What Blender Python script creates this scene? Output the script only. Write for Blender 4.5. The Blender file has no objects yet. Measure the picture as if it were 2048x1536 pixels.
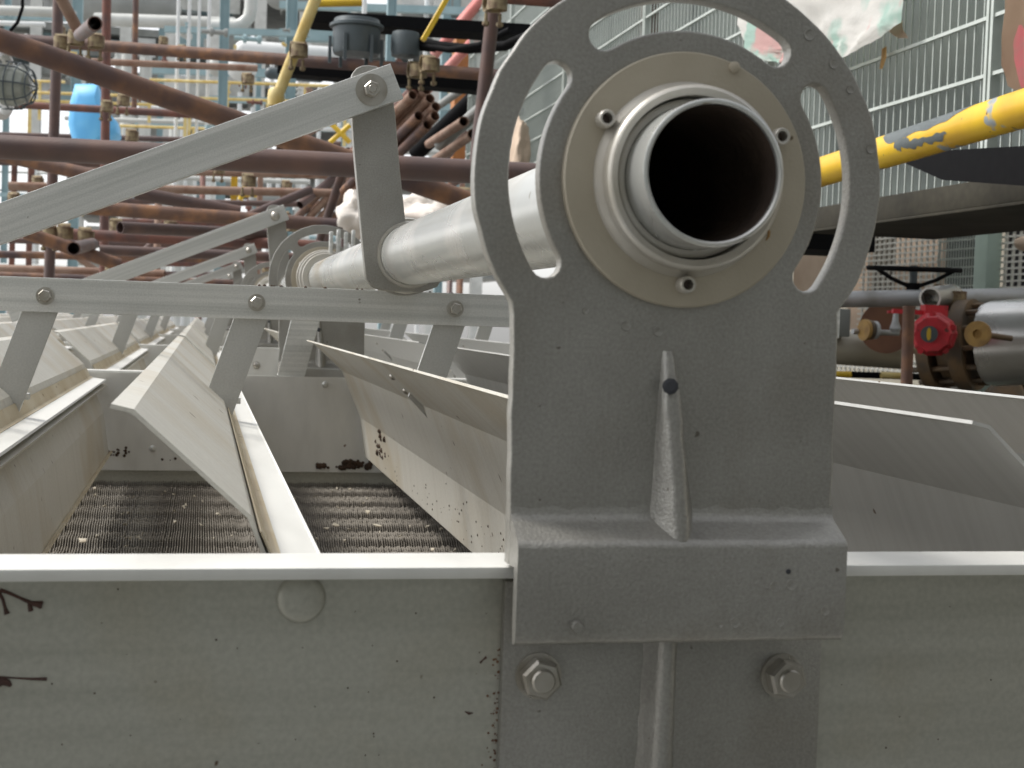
import bpy, bmesh, math, random
from mathutils import Vector, Matrix, noise
R = math.radians
rnd = random.Random(7)
S = bpy.context.scene
COL = S.collection

# ------------------------------------------------------------------ camera
# Vanishing points of the photograph give the frame: X along the front channel, Y along the shaft, Z up.
F, CX, CY = 2800.0, 1024.0, 768.0
dY = Vector((405 - CX, 622 - CY, F)).normalized()
dX = Vector((1, .024, -(dY.x + .024 * dY.y) / dY.z)).normalized()
dZ = -dY.cross(dX)
M = Matrix((dX, dY, dZ))                       # world = M @ cam + C   (cam: x right, y down, z forward)
C = -(M @ (Vector(((1368 - CX) / F, (362 - CY) / F, 1)) * .604))
cam = bpy.data.cameras.new('camera'); co = bpy.data.objects.new('camera', cam); COL.objects.link(co)
m3 = Matrix((M @ Vector((1, 0, 0)), M @ Vector((0, -1, 0)), M @ Vector((0, 0, -1)))).transposed()
co.matrix_world = Matrix.Translation(C) @ m3.to_4x4()
cam.sensor_width = 36; cam.lens = 36 * F / 2048; cam.clip_start = .02; cam.clip_end = 2000
cam.dof.use_dof = True; cam.dof.focus_distance = 1.05; cam.dof.aperture_fstop = 25
S.camera = co

def at(u, v, X=None, Y=None, Z=None, D=None):
    r = M @ Vector(((u - CX) / F, (v - CY) / F, 1))
    t = (X - C.x) / r.x if X is not None else (Y - C.y) / r.y if Y is not None else (Z - C.z) / r.z if Z is not None else D
    return C + t * r

# ------------------------------------------------------------------ sky, sun, exposure
SUN_EL, SUN_AZ = R(52), R(-68)                 # bright veiled sky high on the left
w = bpy.data.worlds.new('World'); S.world = w; w.use_nodes = True
nt = w.node_tree; bg = nt.nodes['Background']
sky = nt.nodes.new('ShaderNodeTexSky'); sky.sky_type = 'NISHITA'; sky.sun_disc = False
sky.sun_elevation = SUN_EL; sky.sun_rotation = SUN_AZ
sky.air_density = 1.0; sky.dust_density = 1.5
hs = nt.nodes.new('ShaderNodeHueSaturation'); hs.inputs['Saturation'].default_value = .12
nt.links.new(sky.outputs[0], hs.inputs['Color']); nt.links.new(hs.outputs[0], bg.inputs[0])
bg.inputs[1].default_value = .11
sl = bpy.data.lights.new('sun', 'SUN'); sl.energy = 1.5; sl.angle = R(14); sl.color = (1, .965, .9)
so = bpy.data.objects.new('sun', sl); COL.objects.link(so)
sd = Vector((math.sin(SUN_AZ) * math.cos(SUN_EL), math.cos(SUN_AZ) * math.cos(SUN_EL), math.sin(SUN_EL)))
so.rotation_euler = sd.to_track_quat('Z', 'Y').to_euler()
S.view_settings.view_transform = 'Standard'; S.view_settings.look = 'None'
S.view_settings.exposure = 1.15; S.view_settings.gamma = 1; S.view_settings.use_curve_mapping = False

# ------------------------------------------------------------------ materials
def mat(name, col, rough=.5, metal=0., col2=None, nscale=30., stretch=(1, 1, 1), lo=.4, hi=.65, bump=0., bscale=200.,
        rot=0., grain=0., gscale=500., specks=None, speck_scale=60., speck_t=.70, col3=None, n3scale=6., lo3=.55, hi3=.7, spec=.5):
    m = bpy.data.materials.new(name); m.use_nodes = True
    t = m.node_tree; N = t.nodes.new; L = t.links.new
    b = t.nodes['Principled BSDF']
    b.inputs['Roughness'].default_value = rough; b.inputs['Metallic'].default_value = metal
    b.inputs['Specular IOR Level'].default_value = spec
    tc = N('ShaderNodeTexCoord'); mp = N('ShaderNodeMapping'); mp.inputs['Scale'].default_value = stretch
    if rot:
        m0 = N('ShaderNodeMapping'); m0.inputs['Rotation'].default_value = (0, rot, 0); L(tc.outputs['Object'], m0.inputs[0]); L(m0.outputs[0], mp.inputs[0])
    else: L(tc.outputs['Object'], mp.inputs[0])
    def nz(scale, det=4, vec=mp):
        n = N('ShaderNodeTexNoise'); n.inputs['Scale'].default_value = scale; n.inputs['Detail'].default_value = det
        L((vec.outputs[0] if vec is mp else vec.outputs['Object']), n.inputs['Vector']); return n
    def ramp(src, a, c):
        r = N('ShaderNodeMapRange'); r.inputs[1].default_value = a; r.inputs[2].default_value = c
        L(src, r.inputs[0]); return r.outputs[0]
    def mix(fac, A, Bc):
        x = N('ShaderNodeMix'); x.data_type = 'RGBA'; L(fac, x.inputs[0])
        if isinstance(A, tuple): x.inputs[6].default_value = (*A, 1)
        else: L(A, x.inputs[6])
        x.inputs[7].default_value = (*Bc, 1); return x.outputs[2]
    cur = tuple(col)
    if col2: cur = mix(ramp(nz(nscale).outputs[0], lo, hi), cur, tuple(col2))
    if col3: cur = mix(ramp(nz(n3scale, 5, tc).outputs[0], lo3, hi3), cur, tuple(col3))
    if specks: cur = mix(ramp(nz(speck_scale, 2, tc).outputs[0], speck_t, speck_t + .03), cur, tuple(specks))
    if grain:
        gm = N('ShaderNodeMapRange'); gm.inputs[1].default_value = .3; gm.inputs[2].default_value = .7; gm.inputs[3].default_value = 1 - grain; gm.inputs[4].default_value = 1 + grain
        L(nz(gscale, 2, tc).outputs[0], gm.inputs[0])
        vm = N('ShaderNodeVectorMath'); vm.operation = 'SCALE'; L(gm.outputs[0], vm.inputs['Scale'])
        if isinstance(cur, tuple): vm.inputs[0].default_value = cur
        else: L(cur, vm.inputs[0])
        cur = vm.outputs[0]
    if isinstance(cur, tuple): b.inputs['Base Color'].default_value = (*cur, 1)
    else: L(cur, b.inputs['Base Color'])
    rn = nz(nscale * 1.7); rr = N('ShaderNodeMapRange'); rr.inputs[3].default_value = max(.04, rough - .1); rr.inputs[4].default_value = min(1, rough + .12)
    L(rn.outputs[0], rr.inputs[0]); L(rr.outputs[0], b.inputs['Roughness'])
    if bump:
        bn = nz(bscale, 3, tc); bp = N('ShaderNodeBump'); bp.inputs['Strength'].default_value = bump; bp.inputs['Distance'].default_value = .002
        L(bn.outputs[0], bp.inputs['Height']); L(bp.outputs[0], b.inputs['Normal'])
    return m

MT = {}
MT['cast'] = mat('cast_aluminium', (.335, .325, .30), .42, .72, (.40, .39, .365), 16, lo=.38, hi=.68, bump=.2, bscale=800, grain=.10, gscale=650, specks=(.16, .145, .125), speck_scale=140, speck_t=.745, col3=(.29, .265, .225), n3scale=11, lo3=.54, hi3=.78)
MT['arm'] = mat('dull_arm_aluminium', (.50, .50, .48), .45, .5, (.58, .58, .56), 14, lo=.35, hi=.7, bump=.06, bscale=500, grain=.06, gscale=500)
MT['disc'] = mat('tan_anodised_disc', (.44, .39, .305), .45, .25, (.50, .45, .36), 20, bump=.12, bscale=600, specks=(.12, .09, .05), speck_scale=90, speck_t=.74)
MT['ring'] = mat('machined_aluminium', (.60, .58, .54), .35, .45, (.50, .47, .41), 30, bump=.05)
MT['pipe'] = mat('dull_aluminium_pipe', (.60, .61, .59), .27, .6, (.50, .42, .30), 6, stretch=(1, .5, 1), lo=.52, hi=.8, col3=(.70, .69, .66), n3scale=16, lo3=.5, hi3=.62, bump=.05, bscale=300, specks=(.35, .33, .28), speck_scale=70, speck_t=.73)
MT['bore'] = mat('shade_toned_bore', (.13, .095, .075), .38, .2, (.08, .06, .05), 30, bump=.3)  # dark base colour stands in for shade inside the pipe and screw sockets
MT['bar'] = mat('extruded_aluminium', (.60, .61, .59), .40, .55, (.80, .80, .78), 9, stretch=(.2, 6, 16), lo=.38, hi=.64, grain=.08, gscale=700, col3=(.52, .51, .47), n3scale=9, lo3=.58, hi3=.75, bump=.05, bscale=500, specks=(.25, .24, .2), speck_scale=90, speck_t=.75)
MT['bar_link'] = mat('extruded_link_aluminium', (.60, .61, .59), .40, .55, (.80, .80, .78), 9, rot=R(23.2), stretch=(.2, 6, 16), lo=.38, hi=.64, grain=.08, gscale=700, col3=(.52, .51, .47), n3scale=9, lo3=.58, hi3=.75, bump=.05, bscale=500, specks=(.25, .24, .2), speck_scale=90, speck_t=.75)
MT['blade'] = mat('weathered_cream_aluminium', (.68, .66, .60), .46, .3, (.63, .605, .54), 5, stretch=(1.3, 16, 1.3), lo=.45, hi=.72, bump=.05, bscale=300, specks=(.16, .11, .07), speck_scale=55, speck_t=.735, grain=.05, gscale=350, col3=(.55, .475, .35), n3scale=4.5, lo3=.48, hi3=.72)  # tan patches: weathering, strengthened to stand in for shade and bounce on the skirts
MT['blade_clean'] = mat('grey_white_aluminium', (.76, .755, .72), .45, .12, (.69, .685, .65), 5, stretch=(9, 2, 3), lo=.42, hi=.75, bump=.05, bscale=300, specks=(.2, .14, .09), speck_scale=60, speck_t=.75)
MT['web'] = mat('channel_aluminium', (.49, .485, .43), .42, .5, (.42, .415, .365), 6, stretch=(.6, 6, 18), lo=.4, hi=.75, grain=.07, gscale=380, col3=(.42, .39, .31), n3scale=9, lo3=.56, hi3=.8, bump=.06, bscale=350, specks=(.12, .08, .05), speck_scale=80, speck_t=.76)  # base darkened to stand in for the shade on the upright web
MT['blade_grey'] = mat('grey_blade_aluminium', (.60, .60, .58), .42, .4, (.54, .54, .52), 5, stretch=(1.3, 16, 1.3), lo=.4, hi=.75, bump=.05, bscale=300, specks=(.16, .11, .07), speck_scale=55, speck_t=.745)  # greyer, darker copy of the blade metal for the valve side
MT['fin'] = mat('dusty_fins', (.30, .275, .24), .7, .15, (.18, .16, .135), 12, lo=.4, hi=.6, specks=(.5, .48, .42), speck_scale=110, speck_t=.72, col3=(.36, .335, .29), n3scale=9)
MT['scrapm'] = mat('dull_dry_scrap', (.50, .46, .38), .9, 0, (.34, .29, .22), 60)
MT['steel'] = mat('stainless_steel', (.50, .48, .44), .3, .75, (.38, .35, .30), 60)
MT['dirt'] = mat('dark_dirt', (.05, .03, .02), .95, 0, (.085, .05, .03), 80)
MT['drip'] = mat('reddish_drip', (.09, .04, .03), .7, 0, (.05, .028, .024), 90)
MT['stain'] = mat('tan_stain', (.50, .41, .27), .7, .05, (.60, .53, .40), 7, stretch=(2, 1.5, 2), lo=.4, hi=.65, specks=(.2, .13, .07), speck_scale=80, speck_t=.68)
MT['blackpaint'] = mat('black_paint', (.04, .042, .05), .6)
MT['freckle'] = mat('brown_freckle', (.20, .10, .05), .8, 0, (.12, .06, .04), 90)
MT['rust'] = mat('rusty_scaffold', (.16, .09, .066), .7, .05, (.29, .145, .075), 22, stretch=(1, 1, 1), lo=.42, hi=.68, bump=.3, bscale=240, col3=(.085, .055, .055), n3scale=4, lo3=.45, hi3=.65)
MT['rust_red'] = mat('red_oxide_scaffold', (.19, .08, .06), .7, .05, (.12, .065, .058), 12, lo=.42, hi=.62, bump=.2, bscale=240)
MT['rust_dark'] = mat('dark_scaffold', (.10, .065, .06), .5, .1, (.15, .085, .068), 10, lo=.45, hi=.7, bump=.2, bscale=240)
MT['rust_tan'] = mat('tan_scaffold', (.30, .20, .15), .7, 0, (.22, .12, .08), 14, bump=.2)
MT['coupler'] = mat('zinc_coupler', (.30, .24, .14), .6, .3, (.13, .08, .05), 40, bump=.3)
MT['yellow'] = mat('yellow_paint', (.72, .48, .03), .4, 0, (.60, .38, .03), 10, bump=.05, specks=(.2, .13, .05), speck_scale=40, speck_t=.72)
MT['yellow_worn'] = mat('worn_yellow_paint', (.75, .48, .02), .38, 0, (.62, .36, .02), 10, col3=(.30, .33, .34), n3scale=5.5, lo3=.565, hi3=.575, specks=(.2, .12, .05), speck_scale=90, speck_t=.70)
MT['wornpatch'] = mat('bare_grey_primer', (.27, .30, .31), .5, 0, (.23, .26, .27), 30)
MT['cream_yellow'] = mat('faded_yellow', (.72, .58, .26), .5, 0, (.6, .42, .12), 12)
MT['grating'] = mat('galvanised_grating', (.52, .56, .53), .55, .2, (.44, .48, .45), 20)
MT['backing'] = mat('grey_green_sheet', (.15, .172, .16), .6, 0, (.125, .145, .137), 4, bump=.05)
MT['black'] = mat('black_rubber_steel', (.007, .007, .008), .8, spec=.1)
MT['olive'] = mat('dark_painted_beam', (.042, .038, .028), .8, 0, (.025, .023, .018), 5, lo=.4, hi=.7, grain=.15, gscale=60, spec=.2)
MT['sack'] = mat('woven_white_sack', (.84, .82, .79), .8, 0, (.52, .70, .63), 5, lo=.53, hi=.60, bump=.3, bscale=120, col3=(.78, .52, .50), n3scale=6, lo3=.58, hi3=.63)
MT['sack_plain'] = mat('plain_white_sack', (.74, .69, .64), .85, 0, (.60, .52, .46), 8, bump=.4, bscale=60)
MT['card'] = mat('brown_cardboard', (.34, .235, .16), .85, 0, (.28, .18, .12), 10, bump=.1)
MT['card_tan'] = mat('tan_cardboard', (.56, .44, .34), .85, 0, (.48, .36, .27), 8)
MT['pink'] = mat('pink_red_paint', (.62, .16, .17), .6, 0, (.5, .2, .18), 30)
MT['red'] = mat('red_paint', (.58, .03, .045), .45, 0, (.36, .03, .035), 25, lo=.45, hi=.75, bump=.15, specks=(.1, .04, .03), speck_scale=60, speck_t=.68)
MT['silver'] = mat('bright_cladding', (.68, .68, .67), .28, .7, (.5, .5, .48), 4)
MT['galv'] = mat('galvanised_tube', (.50, .51, .52), .5, .35, (.34, .33, .31), 14, lo=.5, hi=.75)
MT['brownsteel'] = mat('brown_flange_steel', (.12, .095, .07), .6, .2, (.2, .13, .07), 22, bump=.2)
MT['ochre'] = mat('ochre_primer', (.45, .27, .08), .6, 0, (.3, .17, .06), 30)
MT['rustplate'] = mat('rust_brown_plate', (.20, .095, .055), .8, 0, (.15, .07, .045), 12)
MT['sage'] = mat('sage_green_paint', (.44, .56, .50), .5, 0, (.38, .48, .43), 8)
MT['meshwhite'] = mat('white_mesh', (.60, .60, .57), .6)
MT['teal'] = mat('pale_teal_paint', (.30, .42, .45), .5, 0, (.25, .36, .39), 3)
MT['palepipe'] = mat('pale_grey_pipe', (.55, .56, .54), .5, .1, (.44, .45, .43), 2)
MT['whitepipe'] = mat('white_pipe', (.72, .73, .73), .5, 0, (.6, .62, .62), 2)
MT['midgrey'] = mat('mid_grey_plant', (.30, .31, .30), .6, 0, (.22, .23, .22), 1.5)
MT['darkgrey'] = mat('dark_grey_box', (.085, .105, .115), .45, .1, (.065, .08, .09), 12)
MT['blue'] = mat('blue_tarpaulin', (.10, .42, .78), .5, 0, (.18, .55, .85), 3)
MT['orange'] = mat('orange_primer', (.45, .18, .05), .6, 0, (.35, .13, .04), 10)
MT['redtube'] = mat('faded_red_tube', (.62, .20, .18), .55, 0, (.7, .35, .32), 5)
MT['ground'] = mat('concrete_ground', (.33, .32, .30), .9, 0, (.26, .25, .235), .4, bump=.1)
MT['brownclad'] = mat('beige_cladding', (.46, .43, .36), .5, .3, (.4, .36, .28), 6)
MT['glass'] = mat('lamp_glass', (.34, .36, .32), .15, .1)

# ------------------------------------------------------------------ builders
def finish(me, mtl, smooth=40):
    if me.materials: me.materials.clear()
    me.materials.append(MT[mtl] if isinstance(mtl, str) else mtl)
    if smooth:
        me.polygons.foreach_set('use_smooth', [True] * len(me.polygons))
        me.set_sharp_from_angle(angle=R(smooth))
    me.update()

def link(name, me, parent=None, loc=None):
    o = bpy.data.objects.new(name, me); COL.objects.link(o)
    if parent: o.parent = parent
    if loc is not None: o.location = loc
    return o

def tag(o, label, cat, group=None, kind=None):
    o['label'] = label; o['category'] = cat
    if group: o['group'] = group
    if kind: o['kind'] = kind
    return o

def thing(name, label, cat, loc=(0, 0, 0), group=None):
    o = link(name, None, None, loc); o.empty_display_size = .05
    return tag(o, label, cat, group)

class B:
    """collects shapes into one bmesh, in world coordinates; put() links it as one object"""
    def __init__(s): s.bm = bmesh.new()
    def box(s, lo, hi, bev=0, seg=2):
        lo = Vector(lo); hi = Vector(hi)
        r = bmesh.ops.create_cube(s.bm, size=1)
        for v in r['verts']: v.co = Vector(((lo[i] + hi[i]) / 2 + v.co[i] * (hi[i] - lo[i]) for i in range(3)))
        if bev:
            es = list({e for v in r['verts'] for e in v.link_edges})
            bmesh.ops.bevel(s.bm, geom=es, offset=bev, segments=seg, affect='EDGES', profile=.5)
        return s
    def obox(s, p, q, wid, thick, up=Vector((0, 0, 1))):
        """rectangular bar from p to q; wid along `up`-ish, thick across"""
        p = Vector(p); q = Vector(q); d = (q - p).normalized()
        side = d.cross(up).normalized(); u2 = side.cross(d)
        vs = [s.bm.verts.new(e + side * (thick / 2 * a) + u2 * (wid / 2 * b)) for e in (p, q) for a, b in ((-1, -1), (1, -1), (1, 1), (-1, 1))]
        for f in ((3, 2, 1, 0), (4, 5, 6, 7), (0, 1, 5, 4), (1, 2, 6, 5), (2, 3, 7, 6), (3, 0, 4, 7)): s.bm.faces.new([vs[i] for i in f])
        return s
    def tube(s, pts, r, n=14, cap=True, inner=None):
        """tube through points, r may be a list"""
        pts = [Vector(p) for p in pts]; rr = r if isinstance(r, (list, tuple)) else [r] * len(pts)
        rings = []; ref = None
        for i, p in enumerate(pts):
            a = pts[max(i - 1, 0)]; c = pts[min(i + 1, len(pts) - 1)]; d = (c - a).normalized()
            if ref is None: ref = d.orthogonal().normalized()
            ref = (ref - d * ref.dot(d)).normalized(); bi = d.cross(ref)
            rings.append([s.bm.verts.new(p + (ref * math.cos(2 * math.pi * k / n) + bi * math.sin(2 * math.pi * k / n)) * rr[i]) for k in range(n)])
        for a, c in zip(rings, rings[1:]):
            for k in range(n): s.bm.faces.new((a[k], a[(k + 1) % n], c[(k + 1) % n], c[k]))
        if cap:
            s.bm.faces.new(rings[0][::-1]); s.bm.faces.new(rings[-1])
        return s
    def lathe(s, prof, org, axis, n=48, closed=True, capends=False):
        """prof: (radius, height) around axis through org; closed profile loop"""
        org = Vector(org); ax = Vector(axis).normalized(); e1 = ax.orthogonal().normalized(); e2 = ax.cross(e1)
        rings = [[s.bm.verts.new(org + ax * h + (e1 * math.cos(2 * math.pi * k / n) + e2 * math.sin(2 * math.pi * k / n)) * max(r, 1e-5)) for k in range(n)] for r, h in prof]
        pr = list(zip(rings, rings[1:])) + ([(rings[-1], rings[0])] if closed else [])
        for a, c in pr:
            for k in range(n): s.bm.faces.new((a[k], a[(k + 1) % n], c[(k + 1) % n], c[k]))
        if capends:
            s.bm.faces.new(rings[0][::-1]); s.bm.faces.new(rings[-1])
        return s
    def prism(s, poly, y0, y1, plane='XZ'):
        """closed polygon in XZ (extruded along Y), YZ (along X) or XY (along Z)"""
        f3 = {'XZ': lambda a, b, c: (a, c, b), 'YZ': lambda a, b, c: (c, a, b), 'XY': lambda a, b, c: (a, b, c)}[plane]
        A = [s.bm.verts.new(f3(a, b, y0)) for a, b in poly]; Bv = [s.bm.verts.new(f3(a, b, y1)) for a, b in poly]
        n = len(poly)
        for k in range(n): s.bm.faces.new((A[k], A[(k + 1) % n], Bv[(k + 1) % n], Bv[k]))
        s.bm.faces.new(A[::-1]); s.bm.faces.new(Bv); return s
    def loft(s, rings, cap=True):
        rs = [[s.bm.verts.new(p) for p in r] for r in rings]; n = len(rs[0])
        for a, c in zip(rs, rs[1:]):
            for k in range(n): s.bm.faces.new((a[k], a[(k + 1) % n], c[(k + 1) % n], c[k]))
        if cap: s.bm.faces.new(rs[0][::-1]); s.bm.faces.new(rs[-1])
        return s
    def mesh(s, mtl, smooth=40, origin=(0, 0, 0)):
        bmesh.ops.recalc_face_normals(s.bm, faces=s.bm.faces)
        me = bpy.data.meshes.new('m'); o = Vector(origin)
        if o.length: bmesh.ops.translate(s.bm, verts=s.bm.verts, vec=-o)
        s.bm.to_mesh(me); s.bm.free(); finish(me, mtl, smooth); return me
    def put(s, name, mtl, parent=None, smooth=40):
        """parent's location is the origin of the part; a parentless object gets its centre as origin"""
        if parent is not None:
            o = Vector((0, 0, 0)); p = parent
            while p is not None: o += p.location; p = p.parent
            me = s.mesh(mtl, smooth, o); ob = link(name, me, parent)
        else:
            vs = [v.co for v in s.bm.verts]
            c = sum(vs, Vector()) / len(vs); c.z = min(v.z for v in vs)
            me = s.mesh(mtl, smooth, c); ob = link(name, me, None, c)
        me.name = name; return ob

def outline_shape(name, outer, holes, y0, y1, mtl, parent, bev=.0008, M4=None):
    """flat plate in XZ with holes, between y0 and y1, softened edges"""
    cu = bpy.data.curves.new('c', 'CURVE'); cu.dimensions = '2D'; cu.fill_mode = 'BOTH'
    cu.extrude = (y1 - y0) / 2 - bev; cu.bevel_depth = bev; cu.bevel_resolution = 1; cu.offset = -bev
    for pl in [outer] + holes:
        sp = cu.splines.new('POLY'); sp.points.add(len(pl) - 1); sp.use_cyclic_u = True
        for q, (a, b) in zip(sp.points, pl): q.co = (a, b, 0, 1)
    tmp = bpy.data.objects.new('t', cu); COL.objects.link(tmp)
    me = bpy.data.meshes.new_from_object(tmp.evaluated_get(bpy.context.evaluated_depsgraph_get()))
    bpy.data.objects.remove(tmp); bpy.data.curves.remove(cu)
    o = Vector((0, 0, 0)); p = parent
    while p is not None: o += p.location; p = p.parent
    me.transform(Matrix.Translation(-o) @ Matrix.Translation((0, (y0 + y1) / 2, 0)) @ Matrix.Rotation(R(90), 4, 'X'))
    finish(me, mtl, 35); me.name = name
    return link(name, me, parent)

def sheet(pts, th):
    """polyline with thickness -> closed polygon"""
    L, Rr = [], []
    n = len(pts)
    for i in range(n):
        p = Vector(pts[i]); a = Vector(pts[max(i - 1, 0)]); c = Vector(pts[min(i + 1, n - 1)])
        d1 = (p - a).normalized() if i else (c - p).normalized(); d2 = (c - p).normalized() if i < n - 1 else d1
        nn = Vector((-(d1 + d2).y, (d1 + d2).x)).normalized(); k = th / 2 / max(.4, nn.dot(Vector((-d1.y, d1.x))))
        L.append(tuple(p + nn * k)); Rr.append(tuple(p - nn * k))
    return L + Rr[::-1]

def arc(cx, cz, r, a0, a1, n):
    return [(cx + r * math.cos(R(a0 + (a1 - a0) * k / n)), cz + r * math.sin(R(a0 + (a1 - a0) * k / n))) for k in range(n + 1)]

def hexnut(b, c, axis, r, h):
    c = Vector(c); ax = Vector(axis).normalized()
    b.lathe([(r * .99, 0), (r, h * .8), (r * .86, h)], c, ax, n=6, closed=False, capends=True); return b

def bolt(parent, c, axis, r, stud=True, washer=1.5, proud=.008, sr=.5):
    """washer + hexagon nut + stud end, axis towards the viewer"""
    c = Vector(c); ax = Vector(axis).normalized()
    if washer: B().lathe([(r * washer, 0), (r * washer, .0018), (r * .5, .0018), (r * .5, 0)], c, ax, n=28).put('washer', 'steel', parent)
    hexnut(B(), c + ax * (.0019 if washer else 0), ax, r, r * .85).put('nut', 'steel', parent, 25)
    if stud: B().lathe([(r * sr, 0), (r * sr, proud + r * .4), (r * sr * .85, proud + r * .5)], c, ax, n=18, closed=False, capends=True).put('stud', 'steel', parent)

def rivet(parent, c, axis, r, mtl='steel', name='rivet'):
    prof = [(r, 0)] + [(r * math.cos(R(a)), r * .7 * math.sin(R(a))) for a in (20, 40, 60, 80)]
    B().lathe(prof, c, axis, n=12, closed=False, capends=True).put(name, mtl, parent)

def copy_tree(o, parent=None, off=None):
    c = o.copy(); COL.objects.link(c); c.parent = parent
    if off is not None: c.location = Vector(o.location) + Vector(off)
    for ch in list(o.children): copy_tree(ch, c)
    return c

ORD = ['first', 'second', 'third', 'fourth', 'fifth', 'sixth']
LBAY, NBAY = 1.86, 5

# ------------------------------------------------------------------ ground
g = B(); g.box((-600, -600, -14.2), (600, 900, -14)).put('ground', 'ground')
bpy.data.objects['ground']['kind'] = 'structure'
# platform deck beside the cooler
dk = B(); dk.box((.75, -3, -.66), (2.9, 9, -.6)).put('platform_deck', 'olive'); bpy.data.objects['platform_deck']['kind'] = 'structure'

# unseen wall added close behind the camera to shade every face turned towards it
t = link('shade_wall', None, None, (0, -3.5, -14)); tag(t, 'unseen ribbed grey wall added behind the camera to shade the louvres', 'building')
bw = B(); bw.box((-9, -3.9, -14), (12, -3.5, 4.0)).put('wall', 'midgrey', t)
for k in range(34): B().box((-8.8 + k * .62, -3.47, -13.9), (-8.6 + k * .62, -3.40, 3.9)).put('wall_rib', 'midgrey', t)

# ------------------------------------------------------------------ louvre frame: channels and end walls
def channel(y, n):
    t = thing('channel_beam', f'grey channel beam at the start of the {ORD[n]} bay from the open pipe end', 'channel beam', (-.6, y, -.36), 'louvre channel beams')
    B().box((-2.3, y + .018, -.36), (.60, y + .0225, -.1735)).put('web', 'web', t)
    B().box((-2.3, y + .003, -.173), (.60, y + .040, -.168), .0006).put('top_flange', 'blade_clean', t)
    if n == 0:
        c = at(602, 1197, Y=.018)
        B().lathe([(.0106, 0), (.0102, .0016), (.0085, .0032), (.005, .0045), (.001, .005)], c, (0, -1, 0), 28, closed=False, capends=True).put('rivet_head', 'web', t)
        # dried dirt runs on the web
        for pts, rr in ((((0, 1180), (18, 1186), (40, 1196), (62, 1206), (85, 1210)), (.0012, .001, .0009, .0013, .0024)),
                        (((-4, 1182), (6, 1200), (10, 1216), (14, 1228)), (.0012, .001, .001, .0018)),
                        (((58, 1204), (62, 1222)), (.0011, .0016)),
                        (((-5, 1354), (30, 1356), (62, 1358), (94, 1358)), (.0007, .0005, .0007, .0011)),
                        (((-6, 1366), (6, 1362), (16, 1366), (22, 1372)), (.003, .0026, .002, .001)),
                        (((960, 1326), (966, 1320), (973, 1314)), (.0008, .0004, .0009)), (((930, 1423), (938, 1427), (946, 1426)), (.0003, .0009, .0003))):
            P = [at(u, v, Y=.0178) for u, v in pts]
            B().tube(P, [q * .7 for q in rr], 7).put('dirt_run', 'drip', t)
        r3 = random.Random(8)
        for k in range(55):   # rust freckles beside the mounting plate
            v = r3.uniform(1295, 1545); u = 1001 - (v - 1300) * .045 - abs(r3.gauss(0, 1)) * (5 if r3.random() < .8 else 22)
            q = r3.uniform(.0002, .0007); c = at(u, v, Y=.0179)
            B().lathe([(q, 0), (q * .6, q * .4)], c, (0, -1, 0), 6, closed=False, capends=True).put('rust_freckle', 'freckle', t, 0)
        for k in range(60):   # fly specks
            c = at(r3.uniform(0, 2040), r3.uniform(1165, 1530), Y=.0179); q = r3.uniform(.00018, .0005)
            if abs(c.x - .005) > .08: B().lathe([(q, 0), (q * .6, q * .4)], c, (0, -1, 0), 6, closed=False, capends=True).put('dirt_speck', 'dirt', t, 0)
    return t

def endwall(y, n):
    t = thing('end_wall', f'pale sheet closing the far end of the {ORD[n]} bay from the open pipe', 'end wall', (-.6, y, -.36), 'louvre bay end walls')
    B().box((-2.3, y, -.329), (.60, y + .004, -.168)).put('sheet', 'blade_clean', t)
    B().box((-2.3, y + .004, -.43), (.60, y + .04, -.322)).put('lower_flange', 'web', t)
    if n == 0:
        for u, v in ((305, 897), (650, 769)):
            rivet(t, at(u, v, Y=y), (0, -1, 0), .0055, 'bar', 'bolt_head')
        r2 = random.Random(3)
        for k in range(46):   # clods of dirt washed into the corner
            u = 742 - abs(r2.gauss(0, 1)) * 52; v = 936 - abs(r2.gauss(0, 1)) * 6 * (1 if u > 640 else .6)
            c = at(u, v, Y=y - .001); s = r2.uniform(.002, .0055)
            B().lathe([(s, 0), (s * .8, s * .4), (s * .2, s * .6)], c, (r2.uniform(-.3, .3), -1, r2.uniform(-.3, .3)), 6, closed=False, capends=True).put('dirt_clod', 'dirt', t, 0)
        for k in range(26):
            u = r2.uniform(215, 480); v = r2.uniform(880, 932); u = u if r2.random() < .4 else r2.uniform(212, 262); v = v if u > 265 else r2.uniform(895, 912)
            c = at(u, v, Y=y - .0005); s = r2.uniform(.001, .003)
            B().lathe([(s, 0), (s * .2, s * .5)], c, (0, -1, 0), 6, closed=False, capends=True).put('dirt_clod', 'dirt', t, 0)
    return t

for n in range(NBAY):
    channel(n * LBAY, n); endwall(n * LBAY + 1.80, n)
t = thing('side_frame', 'aluminium side plate of the louvre frame beyond the last blade', 'side frame', (.6, 4, -.36))
B().box((.602, -.3, -.43), (.606, NBAY * LBAY, -.17)).put('plate', 'web', t)

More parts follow.
